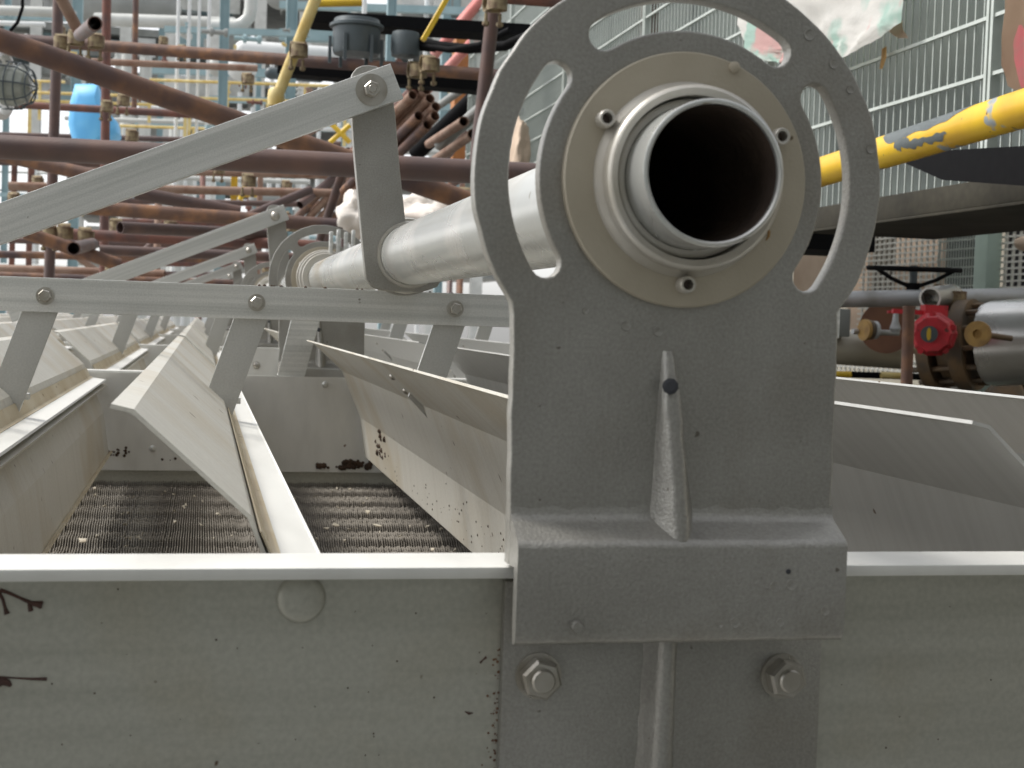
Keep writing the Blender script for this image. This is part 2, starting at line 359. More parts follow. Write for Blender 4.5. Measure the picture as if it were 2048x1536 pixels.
# ------------------------------------------------------------------ finned tube bundle under the first bay
tb = thing('tube_bundle', 'dark dusty finned tube bundle seen below the open louvre blades', 'tube bundle', (-.15, 1, -.47))
pitch, n_f, seg = .0031, 290, 9
b = bmesh.new(); x0 = -.62; rings = []
for i in range(n_f):
    for dx, r in ((0, .021), (.0014, .021), (.0015, .0292), (.0023, .0292)):
        rr = r * (1 + .045 * math.sin(i * 12.9898 + i * i * .37))
        rings.append([b.verts.new((x0 + i * pitch + dx, rr * math.cos(math.pi * (k / (seg - 1) * 1.2 - .1)), rr * math.sin(math.pi * (k / (seg - 1) * 1.2 - .1)))) for k in range(seg)])
for a, c in zip(rings, rings[1:]):
    for k in range(seg - 1): b.faces.new((a[k], a[k + 1], c[k + 1], c[k]))
fm = bpy.data.meshes.new('finned_tube'); bmesh.ops.recalc_face_normals(b, faces=b.faces); b.to_mesh(fm); b.free(); finish(fm, 'fin', 0)
for k in range(30):
    o = link('finned_tube', fm, tb); o.location = (.15, 0.06 + k * .0605 - 1, .47 - .374 + (.0 if k % 2 else -.004))
B().box((-2.3, .045, -.50), (.6, 1.795, -.405)).put('tube_layer', 'fin', tb)
# leaves and scraps lying on the fins
r2 = random.Random(11); r4 = random.Random(31)
SCR = [(r4.uniform(90, 930), r4.uniform(965, 1104), r4.uniform(.002, .0055)) for k in range(60)]
for u, v, s in SCR + list(((165, 1082, .016), (735, 1026, .012), (755, 1052, .011), (672, 1052, .009), (278, 1078, .007), (436, 1030, .006), (350, 1045, .006), (652, 1060, .007), (210, 1015, .007), (590, 1000, .005), (865, 1100, .008), (700, 980, .006), (560, 1092, .007), (330, 985, .005), (250, 1050, .005), (800, 1075, .006))):
    c = at(u, v, Z=-.345)
    a = r2.uniform(0, 6.28)
    s *= .62
    pts = [Vector((math.cos(a + q) * s * k, math.sin(a + q) * s * k * 1.6, r2.uniform(0, .004))) + c for q, k in ((0, 1), (1, .5), (2.2, .6), (3.3, 1), (4.2, .45), (5.2, .55))]
    low = [p - Vector((0, 0, .0012)) for p in pts]
    ob = B().loft([low, pts]).put('leaf_scrap', 'scrapm', None, 0)
    tag(ob, 'small pale dry scrap lying on the dark finned tubes', 'scrap', 'scraps on the finned tubes')

# ------------------------------------------------------------------ blades
BX0, BZ0, BP = -.2305, -.1083, .21
def blade_mesh_set():
    prof = [(-.0095, .0022), (0, 0), (.052, -.047), (.061, -.069), (.0845, -.125), (.094, -.191)]
    main = sheet(prof, .0019)
    band = sheet([(.0560, -.0540), (.0622, -.0675), (.0665, -.0685)], .0008); band = [(x + .0012, z + .0004) for x, z in band]
    fl = sheet([(.0636, -.0690), (.087, -.0725), (.0885, -.0715)], .0024)
    fl2 = sheet([(.0668, -.0770), (.089, -.0815)], .0024)
    foot = sheet([(.0955, -.191), (.1005, -.1885)], .0022)
    y0, y1 = .062, 1.79
    ms = {}
    for nm, poly, mt in (('panel', main, 'blade'), ('upper_flange', fl, 'blade_clean'), ('lower_flange', fl2, 'blade'), ('foot_strip', foot, 'stain'), ('stain_band', band, 'stain')):
        q = B(); q.prism(poly, y0, y1); ms[nm] = q.mesh(mt, 4); ms[nm].name = nm
    return ms
BM = blade_mesh_set()
BMG = {nm: me.copy() for nm, me in BM.items()}
for nm, me in BMG.items(): me.materials[0] = MT['blade_grey']
SIDE = {-4: 'fifth blade from shaft on drag link side', -3: 'fourth blade from shaft on drag link side', -2: 'third blade from shaft on drag link side',
        -1: 'second blade from shaft on drag link side', 0: 'first blade from shaft on drag link side', 1: 'blade directly below the shaft',
        2: 'first blade from shaft on red valve side', 3: 'last blade on red valve side'}
TIE_Y, TIE_Z = .90, -.0525
def make_blade(k, n):
    x = BX0 + BP * k
    t = thing('louvre_blade', f'cream louvre: {SIDE[k]}, {ORD[n]} bay from pipe end', 'louvre blade', (x, n * LBAY, BZ0), 'louvre blades')
    for nm, me in (BM if k < 2 else BMG).items(): link(nm, me, t)
    # clip welded on the upper face where the arm lands, rivets coming through below
    yb = n * LBAY + TIE_Y + .006
    B().box((x + .0565, yb - .004, BZ0 - .050), (x + .070, yb + .012, BZ0 - .044)).put('arm_clip', 'bar', t)
    if n < 3:
        nd = Vector((-.67, 0, -.74))
        for q, dy in ((.018, -.012), (.036, .012)):
            rivet(t, Vector((x + q - .001, yb + dy, BZ0 - q * .904 - .0013)), nd, .0042)
    return t
def make_arm(k, n):
    x = -.147 + .2085 * k; y = n * LBAY + TIE_Y + .0005
    t = thing('blade_arm', f'slanted arm on the {SIDE[k]}, {ORD[n]} bay', 'arm', (x, y, -.053), 'louvre blade arms')
    xb = BX0 + BP * k + .048
    d = Vector((xb - x, (BZ0 - .052) - (-.053))); L = d.length; d.normalize(); nn = Vector((-d.y, d.x)); hw = .0165
    p0 = Vector((x, -.053)); p1 = p0 + d * L
    pl = [tuple(p0 - d * .012 + nn * hw), tuple(p1 + nn * hw * .98 + d * .009), tuple(p1 - nn * hw * .98 - d * .009), tuple(p0 - d * .012 - nn * hw)]
    outline_shape('arm_plate', pl, [], y, y + .005, 'arm', t, .0005)
    return t
blades = {}
for n in range(NBAY):
    for k in range(-4 if n else -3, 4):
        if n >= 3 and k > 1: pass
        make_blade(k, n)
        if n < 4: make_arm(k, n)

# dirt on the blade under the shaft
C1 = BX0 + BP
r2 = random.Random(5)
root = [o for o in COL.objects if o.name.startswith('louvre_blade') and abs(o.location.x - C1) < 1e-4 and o.location.y < .1][0]
def onskirt(u, v):
    # point on the blade's lower skirt: plane through (.0845,-.125)-(.094,-.191)
    a = at(u, v, D=1); r = a - C
    p = Vector((C1 + .0845, 0, BZ0 - .125)); q = Vector((.0095, 0, -.066)); nrm = Vector((-q.z, 0, q.x)).normalized()
    return C + r * ((p - C).dot(nrm) / r.dot(nrm)), -nrm if nrm.x > 0 else nrm
for k in range(26):
    u = 762 + r2.gauss(0, 4.5); v = r2.uniform(862, 918)
    p, nn = onskirt(u, v); s = r2.uniform(.002, .005)
    B().lathe([(s, 0), (s * .7, s * .4), (s * .1, s * .7)], p + nn * .001, nn, 6, closed=False, capends=True).put('dirt_clod', 'dirt', root, 0)
for k in range(60):
    u = r2.uniform(770, 1010); v = 930 + (u - 745) * .62 + r2.gauss(0, 22)
    p, nn = onskirt(u, v); s = r2.uniform(.0006, .0018)
    if p.z > BZ0 - .188 and p.z < BZ0 - .13: B().lathe([(s, 0), (s * .1, s * .5)], p + nn * .0012, nn, 5, closed=False, capends=True).put('dirt_speck', 'dirt', root, 0)

# ------------------------------------------------------------------ tie bars, shaft, cranks, drag links
for n in range(NBAY):
    y = n * LBAY + TIE_Y
    t = thing('tie_bar', f'long flat tie bar over the {ORD[n]} bay of blades from the open pipe', 'tie bar', (-.9, y, -.07), 'louvre tie bars')
    outline_shape('bar', [(-2.2, -.0695), (.505, -.0695), (.505, -.035), (-2.2, -.035)], [], y - .0045, y, 'bar', t, .0005)
    if n < 3:
        for k in range(-5 if n else -3, 4):
            c = (-.147 + .2085 * k, y - .0045, -.0525 + .0008 * k)
            bolt(t, c, (0, -1, 0), .0066, washer=1.35, proud=.0045)

tb0 = [o for o in COL.objects if o.name == 'tie_bar'][0]; r4 = random.Random(4)
for u in [r4.uniform(500, 780) for k in range(14)] + [860, 905]:
    c = at(u, 571 + (u - 512) * .036, Y=TIE_Y - .003); q = r4.uniform(.0008, .0022)
    B().lathe([(q, 0), (q * .7, q * .6), (q * .1, q * .9)], (c.x, TIE_Y - .003, -.0351), (0, 0, 1), 6, closed=False, capends=True).put('dirt_clod', 'dirt', tb0, 0)
t = thing('torque_shaft', 'long dull aluminium torque pipe with open near end running through the bearing brackets', 'shaft', (0, 0, -.031))
B().lathe([(.0301, -.0365), (.0301, 9.0), (.0279, 9.0), (.0279, -.0365), (.0286, -.0371), (.0296, -.0370)], (0, 0, 0), (0, 1, 0), 64).put('pipe', 'pipe', t)
B().lathe([(.0279, .30), (.0, .30)], (0, 0, 0), (0, 1, 0), 32, closed=False).put('bore_shade_plug', 'bore', t)  # plug and lining carry the bore's shade in their dark colour
B().lathe([(.02775, -.0345), (.02775, .30)], (0, 0, 0), (0, 1, 0), 48, closed=False).put('bore_shade_lining', 'bore', t)

CRY = .815
def crank(n):
    y = n * LBAY + CRY
    t = thing('crank_arm', f'upright cast crank arm on the shaft in the {ORD[n]} bay from the open pipe', 'crank arm', (0, y, -.04), 'shaft crank arms')
    px_ = [(700, 190), (703, 225), (708, 300), (716, 390), (724, 480), (729, 530)]
    lf = [at(u, v, Y=CRY) for u, v in px_]; rt = [at(u, v, Y=CRY) for u, v in ((812, 450), (800, 340), (791, 230), (784, 180))]
    top = [(p.x, p.z) for p in (at(u, v, Y=CRY) for u, v in ((778, 158), (772, 145), (763, 137), (752, 132), (738, 130), (724, 131), (713, 136), (705, 146), (701, 160)))]
    e = lf[-1]
    hub = [(e.x + .002, -.026), (e.x + .008, -.033), (e.x + .018, -.0365), (-.012, -.0372), (.012, -.0372), (.028, -.031), (.036, -.018), (.0375, 0), (.034, .016)]
    outl = [(p.x, p.z) for p in lf] + hub + [(p.x, p.z) for p in rt] + top
    outline_shape('arm_plate', outl[::-1], [arc(0, 0, .0305, 360, 10, 36)], y, y + .013, 'cast', t, .0012)
    B().lathe([(.0325, 0), (.0335, .003), (.0335, .006), (.0304, .006), (.0304, 0)], (0, y - .003, 0), (0, 1, 0), 48).put('weld_ring', 'ring', t)
    for k, (dy, r) in enumerate(((.022, .0385), (.040, .0405), (.062, .037))):
        B().lathe([(r - .001, 0), (r, .002), (r, .008), (r - .001, .010), (.0304, .010), (.0304, 0)], (0, y + dy, 0), (0, 1, 0), 48).put('clamp_ring', 'ring' if k != 1 else 'cast', t)
    return t
def link_bar(n):
    y = n * LBAY + CRY - .0135
    t = thing('drag_link', f'sloping flat drag link bolted to the {ORD[n]} crank arm from the open pipe', 'drag link', (-.3, y, 0), 'drag links')
    q0 = at(743, 180, Y=CRY - .0135); q1 = at(0, 447, Y=CRY - .0135); qa = at(0, 405, Y=CRY - .0135)
    p = Vector((q0.x, q0.z)); d = Vector((q1.x - q0.x, q1.z - q0.z)).normalized(); nn = Vector((-d.y, d.x)); h = (qa.z - q1.z) * abs(d.x)
    e0 = p - d * .027; e1 = p + d * .62
    outline_shape('bar', [tuple(e0 + nn * h), tuple(e0 - nn * h), tuple(e1 - nn * h), tuple(e1 + nn * h)], [], y, y + .0125, 'bar_link', t, .0007)
    if n == 0:
        bolt(t, (p.x, y, p.y), (0, -1, 0), .0082, washer=1.9, proud=.006)
    else:
        B().lathe([(.011, 0), (.010, .004), (.006, .008), (.001, .0095)], (p.x, y, p.y), (0, -1, 0), 20, closed=False, capends=True).put('bolt_head', 'steel', t)
    return t
for n in range(NBAY): crank(n); link_bar(n)

# ------------------------------------------------------------------ bearing brackets
def wob(pl, a, s=90):
    return [(x + a * noise.noise((x * s, z * s, 3.1)), z + a * noise.noise((x * s, z * s, 9.7))) for x, z in pl]
def dens(pl, step=.004):
    out = []
    for (a, b), (c, d) in zip(pl, pl[1:] + pl[:1]):
        k = max(1, int(math.hypot(c - a, d - b) / step)); out += [(a + (c - a) * i / k, b + (d - b) * i / k) for i in range(k)]
    return out
def bracket(n):
    t = thing('bearing_bracket', 'cast grey aluminium bearing bracket with slotted round head at the open pipe end', 'bracket', (0, 0, -.2), 'shaft bearing brackets')
    RR = .0922; a = math.degrees(math.acos(.0733 / RR))
    outer = arc(0, 0, RR, -a + 1, 180 + a - 1, 96)
    outer += [(-.0733, -.06), (-.0722, -.144), (-.0722, -.1665), (.0758, -.1665), (.0752, -.144), (.0750, -.068)]
    outer = wob(dens(outer), .0007)
    holes = []
    for c in (178.5, 89, 0):
        h = .0066; rm = .0708; q = 33.5
        pl = arc(0, 0, rm + h, c - q, c + q, 24)
        e = (rm * math.cos(R(c + q)), rm * math.sin(R(c + q))); pl += arc(*e, h, c + q, c + q + 180, 8)[1:-1]
        pl += arc(0, 0, rm - h, c + q, c - q, 24)
        e = (rm * math.cos(R(c - q)), rm * math.sin(R(c - q))); pl += arc(*e, h, c - q + 180, c - q + 360, 8)[1:-1]
        holes.append(pl[::-1])
    holes.append(arc(0, 0, .0325, 360, 8, 44))
    outline_shape('plate', outer, holes, 0, .0085, 'cast', t, .0009)
    # shelf and apron folded over the channel lip
    prof = [(.0002, -.1405), (-.0004, -.1440), (-.0016, -.1464), (-.0042, -.1482), (-.0135, -.1530), (-.0158, -.1546), (-.0168, -.1570),
            (-.0168, -.190), (-.0162, -.1955), (-.0140, -.1978), (-.0110, -.1978), (-.0100, -.190), (-.0098, -.166), (.0015, -.1665), (.0015, -.1405)]
    X0, X1, nx = -.0716, .0758, 40
    rings = []
    for i in range(nx + 1):
        x = X0 + (X1 - X0) * i / nx
        rings.append([Vector((x, y + .0004 * noise.noise((x * 120, y * 300, z * 120)), z + .0005 * noise.noise((x * 90, 5, z * 60)))) for y, z in prof])
    B().loft(rings).put('apron', 'cast', t, 50)
    # upper gusset rib
    rings = []
    for i in range(23):
        s = i / 22; z = -.0735 - s * .0825; y = -.0012 - .0145 * s ** .75; cxr = -.0042 + .0050 * s
        wb = .0022 + .0066 * s ** .8 + .002 * s ** 8; wt = .0036 * min(1, s * 3 + .25) * (1 + .05 * math.sin(i * 1.1)); j = .0002 * math.sin(i * 1.7)
        rings.append([Vector((cxr - wb * 1.25, .0012, z)), Vector((cxr - wb, -.0006 + y * .1, z)), Vector((cxr - wt + j, y * .88, z)), Vector((cxr - wt * .4 + j, y, z)),
                      Vector((cxr + wt * .4 + j, y, z)), Vector((cxr + wt + j, y * .9, z)), Vector((cxr + wb, -.0006 + y * .1, z)), Vector((cxr + wb * 1.25, .0012, z))])
    B().loft(rings).put('rib', 'cast', t, 60)
    p = at(1341, 773, Y=-.0085)
    B().lathe([(.0036, 0), (.0034, .0007), (.002, .0012)], (p.x + .0004, -.0072, p.z), (-.25, -1, .05), 9, closed=False, capends=True).put('paint_blob', 'blackpaint', t, 20)
    # small cast bumps and pits
    for u, v, y, s in ((1316, 664, 0, .0021), (1252, 652, 0, .0021), (1667, 128, 0, .0022), (1618, 70, 0, .0026), (1741, 298, 0, .0022), (1700, 180, 0, .0018), (1171, 622, 0, .0014)):
        q = at(u, v, Y=y)
        B().lathe([(s, 0), (s * .92, .0005), (s * .7, .0003), (.0002, .0002)], (q.x, y - .0001, q.z), (0, -1, 0), 14, closed=False, capends=True).put('cast_mark', 'cast', t)
    for u, v, s in ((1550, 1173, .0026), (1583, 1170, .0026), (1470, 1245, .0024), (1560, 1245, .002), (1650, 1222, .0022), (1440, 1250, .0013)):
        q = at(u, v, Y=-.0168)
        B().lathe([(s, 0), (s * .9, .0006), (s * .7, .0004), (.0002, .0002)], (q.x, -.0165, q.z), (0, -1, 0), 14, closed=False, capends=True).put('cast_mark', 'cast', t)
    q = at(1152, 1252, Y=-.0168)
    B().lathe([(.0027, -.001), (.0027, .003), (.0022, .0038)], (q.x, -.0165, q.z), (0, -1, 0), 16, closed=False, capends=True).put('pin', 'cast', t)
    q = at(1577, 1143, Y=-.0168)
    B().lathe([(.0017, -.001), (.001, .0008)], (q.x, -.0165, q.z), (0, -1, 0), 10, closed=False, capends=True).put('pit', 'blackpaint', t)
    # bearing: tan disc, machined ring, three hollow screws
    d = B(); d.lathe([(.0546, 0), (.0546, .0032), (.0539, .0040), (.0345, .0040), (.0345, 0)], (0, -.0001, 0), (0, -1, 0), 96).put('bearing_disc', 'disc', t)
    B().lathe([(.0418, .004), (.0412, .0065), (.0395, .0085), (.0388, .0112), (.0392, .0135), (.0388, .0165), (.0372, .0175), (.0358, .0165), (.0345, .0158), (.0343, .004)], (0, 0, 0), (0, -1, 0), 96).put('bearing_ring', 'ring', t, 60)
    B().lathe([(.0335, -.004), (.0335, .011), (.0325, .0118), (.0303, .0118), (.0303, -.004)], (0, 0, 0), (0, -1, 0), 72).put('bush', 'ring', t)
    for a_ in (27, 149, 270):
        c = Vector((.0448 * math.cos(R(a_)), -.004, .0448 * math.sin(R(a_))))
        sc = B().lathe([(.0036, 0), (.0039, .004), (.0037, .0066), (.0032, .0072), (.0023, .0070), (.0023, .001), (.001, .001)], c, (0, -1, 0), 20, closed=False).put('screw', 'ring', t)
        B().lathe([(.0024, .0015), (.0001, .0014)], c, (0, -1, 0), 12, closed=False).put('socket', 'bore', sc)
    P = [at(u, v, Y=-.0042) for u, v in ((1533, 456), (1538, 464), (1537, 473), (1532, 481))]
    B().tube(P, [.0003, .0007, .0006, .0002], 6).put('rust_drip', 'ochre', t)
    q = at(1468, 135, Y=-.004)
    B().lathe([(.0026, 0), (.0024, .0014), (.001, .0022)], (q.x, -.004, q.z), (0, -1, 0), 12, closed=False, capends=True).put('cast_mark', 'disc', t)
    return t
def foot_plate():
    t = thing('mounting_plate', 'grey aluminium mounting plate with centre rib and two nuts below the near bearing bracket', 'mounting plate', (0, .012, -.36), 'bracket mounting plates')
    B().box((-.0702, .0122, -.36), (.0797, .0175, -.176), .0007).put('plate', 'cast', t)
    rings = []
    for i in range(25):
        s = i / 24; z = -.1985 - s * .16; cx_ = .0015 - .0015 * s; wv = .0056 + .0014 * math.sin(s * 2) + .0003 * math.sin(i * 2.3)
        rings.append([Vector((cx_ - wv * 1.35, .0125, z))] + [Vector((cx_ + .0006 - wv * math.cos(R(a)), .0118 - .0118 * math.sin(R(a)) ** .8, z)) for a in range(18, 180, 18)] + [Vector((cx_ + wv * 1.35, .0125, z))])
    B().loft(rings).put('rib', 'cast', t, 60)
    for u, v in ((1078, 1353), (1566, 1353)):
        c = at(u, v, Y=.010)
        bolt(t, (c.x, .0122, c.z), (0, -1, 0), .0092, washer=1.12, proud=.0075, sr=.58)
    return t
br = bracket(0); fp = foot_plate()
for n in range(1, NBAY):
    c = copy_tree(br, None, (0, n * LBAY, 0)); c['label'] = f'cast grey slotted bearing bracket on the shaft, {ORD[n]} along from the open pipe end'
    c = copy_tree(fp, None, (0, n * LBAY, 0)); c['label'] = f'ribbed mounting plate below the {ORD[n]} bearing bracket from the open pipe end'
# stop collar with upright lugs on the shaft before the second bracket
for n in (1, 2):
    y = n * LBAY - .075
    t = thing('stop_collar', f'white ringed collar with lugs on the shaft before the {ORD[n]} bearing bracket', 'collar', (0, y, -.04), 'shaft stop collars')
    for k, (r, dy) in enumerate(((.040, 0), (.044, .016), (.047, .034))):
        B().lathe([(r, 0), (r + .001, .003), (r, .009), (.0304, .009), (.0304, 0)], (0, y + dy, 0), (0, 1, 0), 48).put('ring', 'ring', t)
    for k in range(4):
        xk = .004 + k * .0125
        B().box((xk, y + .01, .028), (xk + .006, y + .022, .078 + .004 * (k % 2)), .0015).put('lug', 'bar', t)
# strut and gusset standing behind the first end wall
t = thing('brace_strut', 'leaning flat aluminium strut standing behind the first end wall beside the second bracket', 'strut', (-.07, 1.81, -.17))
pl = [at(u, v, Y=1.808) for u, v in ((552, 765), (606, 765), (640, 640), (582, 640))]
outline_shape('bar', [(p.x, p.z) for p in pl], [], 1.808, 1.814, 'bar', t, .0006)
t = thing('gusset_plate', 'small pale gusset plate with one bolt standing behind the first end wall', 'gusset', (-.1, 1.82, -.17))
pl = [at(u, v, Y=1.822) for u, v in ((462, 765), (552, 765), (560, 696), (470, 694))]
outline_shape('plate', [(p.x, p.z) for p in pl], [], 1.822, 1.826, 'blade_clean', t, .0006)
c = at(513, 731, Y=1.822); rivet(t, c, (0, -1, 0), .0065, 'steel', 'bolt_head')
#BACKGROUND
# ================================================================== scaffolding over the coolers
SR = .02415
def P3(t): return at(t[0], t[1], D=t[2])
def pipe_between(p, q, r, mtl, name, open_p=False, open_q=False, n=20, wall=.0035):
    p = Vector(p); q = Vector(q); ax = q - p; L = ax.length
    b = B()
    if open_p or open_q:
        b.lathe([(r, 0), (r, L), (r - wall, L), (r - wall, 0)], p, ax, n)
    else:
        b.lathe([(r, 0), (r, L)], p, ax, n, closed=False, capends=True)
    return b.put(name, mtl)
def sc(label, a, b, mtl='rust', r=SR, open_ends=True):
    o = pipe_between(P3(a), P3(b), r, mtl, 'scaffold_tube', open_ends, open_ends)
    return tag(o, label, 'scaffold tube', 'scaffold tubes')
sc('thick rust brown diagonal scaffold tube sloping down behind the drag link', (-260, -10, 2.85), (1000, 425, 3.35), 'rust')
sc('dark level scaffold tube passing behind the first crank arm', (-200, 283, 2.75), (1110, 352, 2.85), 'rust_dark')
sc('upper level rusty scaffold tube carrying the yellow brace clamp', (20, 78, 5.9), (1010, 152, 5.5), 'rust')
sc('upright rusty scaffold tube nearest the caged lamp', (122, -160, 6.4), (97, 600, 6.4), 'rust_dark')
sc('upright rusty scaffold tube beside the blue tarpaulin', (215, -160, 7.6), (207, 600, 7.6), 'rust_red')
sc('thin upright scaffold tube in front of the far pale pipes', (274, -160, 11.5), (268, 230, 11.5), 'rust')
sc('red oxide level scaffold tube crossing the blue tarpaulin', (30, 209, 9), (470, 234, 9), 'rust_red')
sc('bright rust level scaffold tube ending near the first crank arm', (120, 411, 4.7), (770, 458, 4.9), 'rust')
sc('reddish level scaffold tube just above the far drag links', (90, 466, 6.0), (640, 492, 6.1), 'rust_red')
sc('grey brown tube leaning against the upright near the caged lamp', (108, -30, 5.2), (160, 68, 5.4), 'rust_tan', .022)
sc('upright purple brown scaffold tube beside the bracket head', (1004, -140, 4.8), (950, 345, 4.9), 'rust_dark')
sc('dark red scaffold tube running under the bracket head rim', (1000, -8, 4.6), (1190, 6, 4.6), 'rust_red')
sc('rusty upright tube seen through the top slot of the bracket', (1306, -200, 4.4), (1296, 330, 4.4), 'rust')
sc('dark diagonal scaffold brace ending under the level dark tube', (270, 385, 5.0), (480, 425, 5.1), 'rust_dark')
sc('rust brown diagonal brace behind the lower crank', (0, 310, 4.9), (190, 352, 4.9), 'rust')
sc('orange brown tube with an open end below the drag link', (50, 465, 5.4), (240, 530, 5.5), 'rust', .026)
sc('tan brown level tube low behind the far drag links', (-40, 536, 8.0), (330, 548, 8.0), 'rust_tan')
sc('dark rusty level tube low behind the second crank', (200, 500, 6.6), (700, 520, 6.8), 'rust_dark')
sc('short stub tube pointing out of the clamp cluster', (160, 70, 4.9), (190, 47, 4.2), 'rust_dark', .022)
sc('short open tube end pointing out under the drag link', (185, 488, 5.5), (147, 497, 4.9), 'rust_dark', .0235)
sc('thin dark tube crossing low by the stacked tube ends', (240, 455, 5.5), (560, 470, 6.2), 'rust_dark')
rs = random.Random(17)
for u in (28, 62, 318, 405, 520, 655, 690, 905, 925): sc('slim rusty upright tube deep in the scaffold', (u + 2, 300 + u * .03, rs.uniform(9, 13)), (u - 8, 640, rs.uniform(9, 13)), rs.choice(['rust', 'rust_dark', 'rust_red', 'rust_tan']))
for v in (322, 338, 372, 398, 443, 478, 508, 524, 541, 552, 120, 268):
    u0 = rs.uniform(-120, 250); D = rs.uniform(7.5, 12)
    sc('slim rusty level tube deep in the scaffold', (u0, v, D), (u0 + rs.uniform(350, 750), v + rs.uniform(8, 26), D + .3), rs.choice(['rust', 'rust_dark', 'rust_red', 'rust_tan']))
for u0, v0, u1, v1 in ((560, 300, 640, 250), (600, 410, 700, 330), (620, 425, 730, 335), (700, 300, 640, 480), (480, 440, 620, 380), (30, 420, 190, 540), (380, 430, 250, 530), (880, 330, 940, 250), (830, 420, 960, 330)):
    D = rs.uniform(7, 10); sc('slim rusty slanting tube deep in the scaffold', (u0, v0, D), (u1, v1, D + .4), rs.choice(['rust', 'rust_dark', 'rust_tan']))
# stacked tubes with open ends beside the first crank arm
for i, (u, v, du, dv) in enumerate(((853, 180, -150, 155), (860, 197, -160, 165), (872, 213, -175, 178), (855, 250, -175, 175), (838, 168, -150, 155), (928, 243, -70, 45), (945, 268, -75, 52), (838, 232, -150, 150), (826, 190, -150, 150), (870, 232, -170, 172))):
    o = pipe_between(P3((u, v, 6.3)), P3((u + du, v + dv, 7.2)), SR * .98, ('rust_tan', 'rust_tan', 'rust_tan', 'rust', 'rust_red', 'rust_tan', 'rust_tan', 'rust', 'rust_tan', 'rust_tan')[i], 'stacked_tube', True, True)
    tag(o, 'tan scaffold tube with dark open end stored slanting beside the crank arm', 'scaffold tube', 'stored slanting tubes')
for i in range(7):
    o = pipe_between(P3((672 + 17 * i, 352 + 7 * (i % 3), 8.2)), P3((590 + 17 * i, 440 + 7 * (i % 3), 8.8)), SR, 'rust_tan' if i % 3 else 'rust', 'stacked_tube', True, True)
    tag(o, 'slim tan tube stored slanting above the second bracket', 'scaffold tube', 'stored slanting tubes by the second bracket')

def coupler(u, v, D, s=1.0, ax=(1, 0, 0), label='rusty clamp'):
    p = P3((u, v, D)); t = thing('scaffold_coupler', label, 'coupler', p, 'scaffold couplers')
    r = SR * s
    B().lathe([(r * 1.28, -r), (r * 1.28, r), (r * 1.01, r), (r * 1.01, -r)], p, ax, 18).put('band', 'coupler', t)
    q = p + Vector((r * .3, -r * 1.6, -r * .4))
    B().lathe([(r * 1.28, -r * .9), (r * 1.28, r * .9), (r * 1.0, r * .9), (r * 1.0, -r * .9)], q, (0, 0, 1), 18).put('band', 'coupler', t)
    for dx in (-1, 1):
        c = p + Vector((dx * r * .9, -r * .6, -r * 1.5))
        B().lathe([(r * .22, 0), (r * .22, r * 1.7)], c, (0, 0, -1), 8, closed=False, capends=True).put('bolt', 'coupler', t)
        hexnut(B(), c + Vector((0, 0, -r * 1.1)), (0, 0, -1), r * .45, r * .5).put('nut', 'coupler', t, 20)
for (u, v, D, lb) in ((122, 84, 5.7, 'ochre rusty clamp on the upright tube near the caged lamp'), (150, 76, 5.6, 'ochre rusty clamp where the grey brown tube leans'), (190, 82, 5.6, 'rusty clamp on the upright tube beside the tarpaulin'),
        (594, 100, 5.4, 'rusty clamp joining the yellow brace to the level tube'), (830, 140, 5.3, 'rusty clamp above the stored slanting tubes'), (855, 128, 5.2, 'pale rusty clamp above the stored tube ends'),
        (212, 212, 7.4, 'rusty clamp on the red tube in front of the tarpaulin'), (245, 200, 7.2, 'dark clamp beside the tarpaulin edge'), (262, 270, 7.0, 'dark clamp below the tarpaulin edge'),
        (128, 462, 5.6, 'pale clamp under the drag link'), (170, 470, 5.6, 'rusty clamp by the open tube end'), (100, 462, 5.6, 'cream clamp head under the drag link'), (495, 360, 6.6, 'yellow clamp by the far yellow post'),
        (985, 5, 4.5, 'rusty clamp on the upright tube beside the bracket head'), (930, 395, 4.4, 'ochre clamp behind the bracket rim'), (340, 452, 6.2, 'small rusty clamp on the reddish level tube'), (222, 540, 6.4, 'small ochre clamp low by the drag links')):
    coupler(u, v, D, 1.05, (1, .1, 0), lb)
for k in range(24): coupler(rs.uniform(20, 960), rs.choice([rs.uniform(60, 240), rs.uniform(320, 545)]), rs.uniform(7, 11), 1.1, (1, rs.uniform(-.4, .4), 0), 'small rusty clamp deep in the scaffold')

# yellow brace, rail and flat bar
def plain(name, label, cat, p, q, r, mtl, group=None, **k):
    return tag(pipe_between(P3(p), P3(q), r, mtl, name, **k), label, cat, group)
plain('yellow_brace', 'yellow tube brace leaning through the rusty clamp', 'tube', (640, -25, 5.4), (552, 200, 5.5), .0225, 'cream_yellow')
c = P3((552, 196, 5.49)); B().lathe([(.03, -.03), (.034, 0), (.03, .03), (.02, .04)], c, (0, 0, 1), 16, closed=False, capends=True).put('yellow_finial', 'cream_yellow')
tag(bpy.data.objects['yellow_finial'], 'rounded yellow knob at the foot of the yellow brace', 'knob')
plain('yellow_tube', 'short bright yellow level tube above the dark junction box', 'tube', (626, 6, 6), (724, 4, 6), .018, 'yellow')
o = B().obox(P3((918, -45, 5)), P3((846, 80, 5)), .016, .045, Vector((1, 0, 0))).put('yellow_flat_bar', 'yellow'); tag(o, 'yellow flat bar slanting past the black cable tray', 'bar')
for i, (a, b, r) in enumerate((((985, -25, 7), (868, 110, 7.2), .026), ((1000, 25, 7.3), (845, 190, 7.6), .026), ((975, -20, 7.6), (905, 60, 7.8), .024))):
    plain('red_tube', 'faded red tube slanting behind the upright brown tube', 'tube', a, b, r, 'redtube', 'faded red tubes')
o = B().box(P3((905, 330, 9)) , P3((938, 40, 9)) + Vector((0, .12, 0))).put('orange_post', 'orange'); tag(o, 'orange primed steel post behind the faded red tubes', 'post')
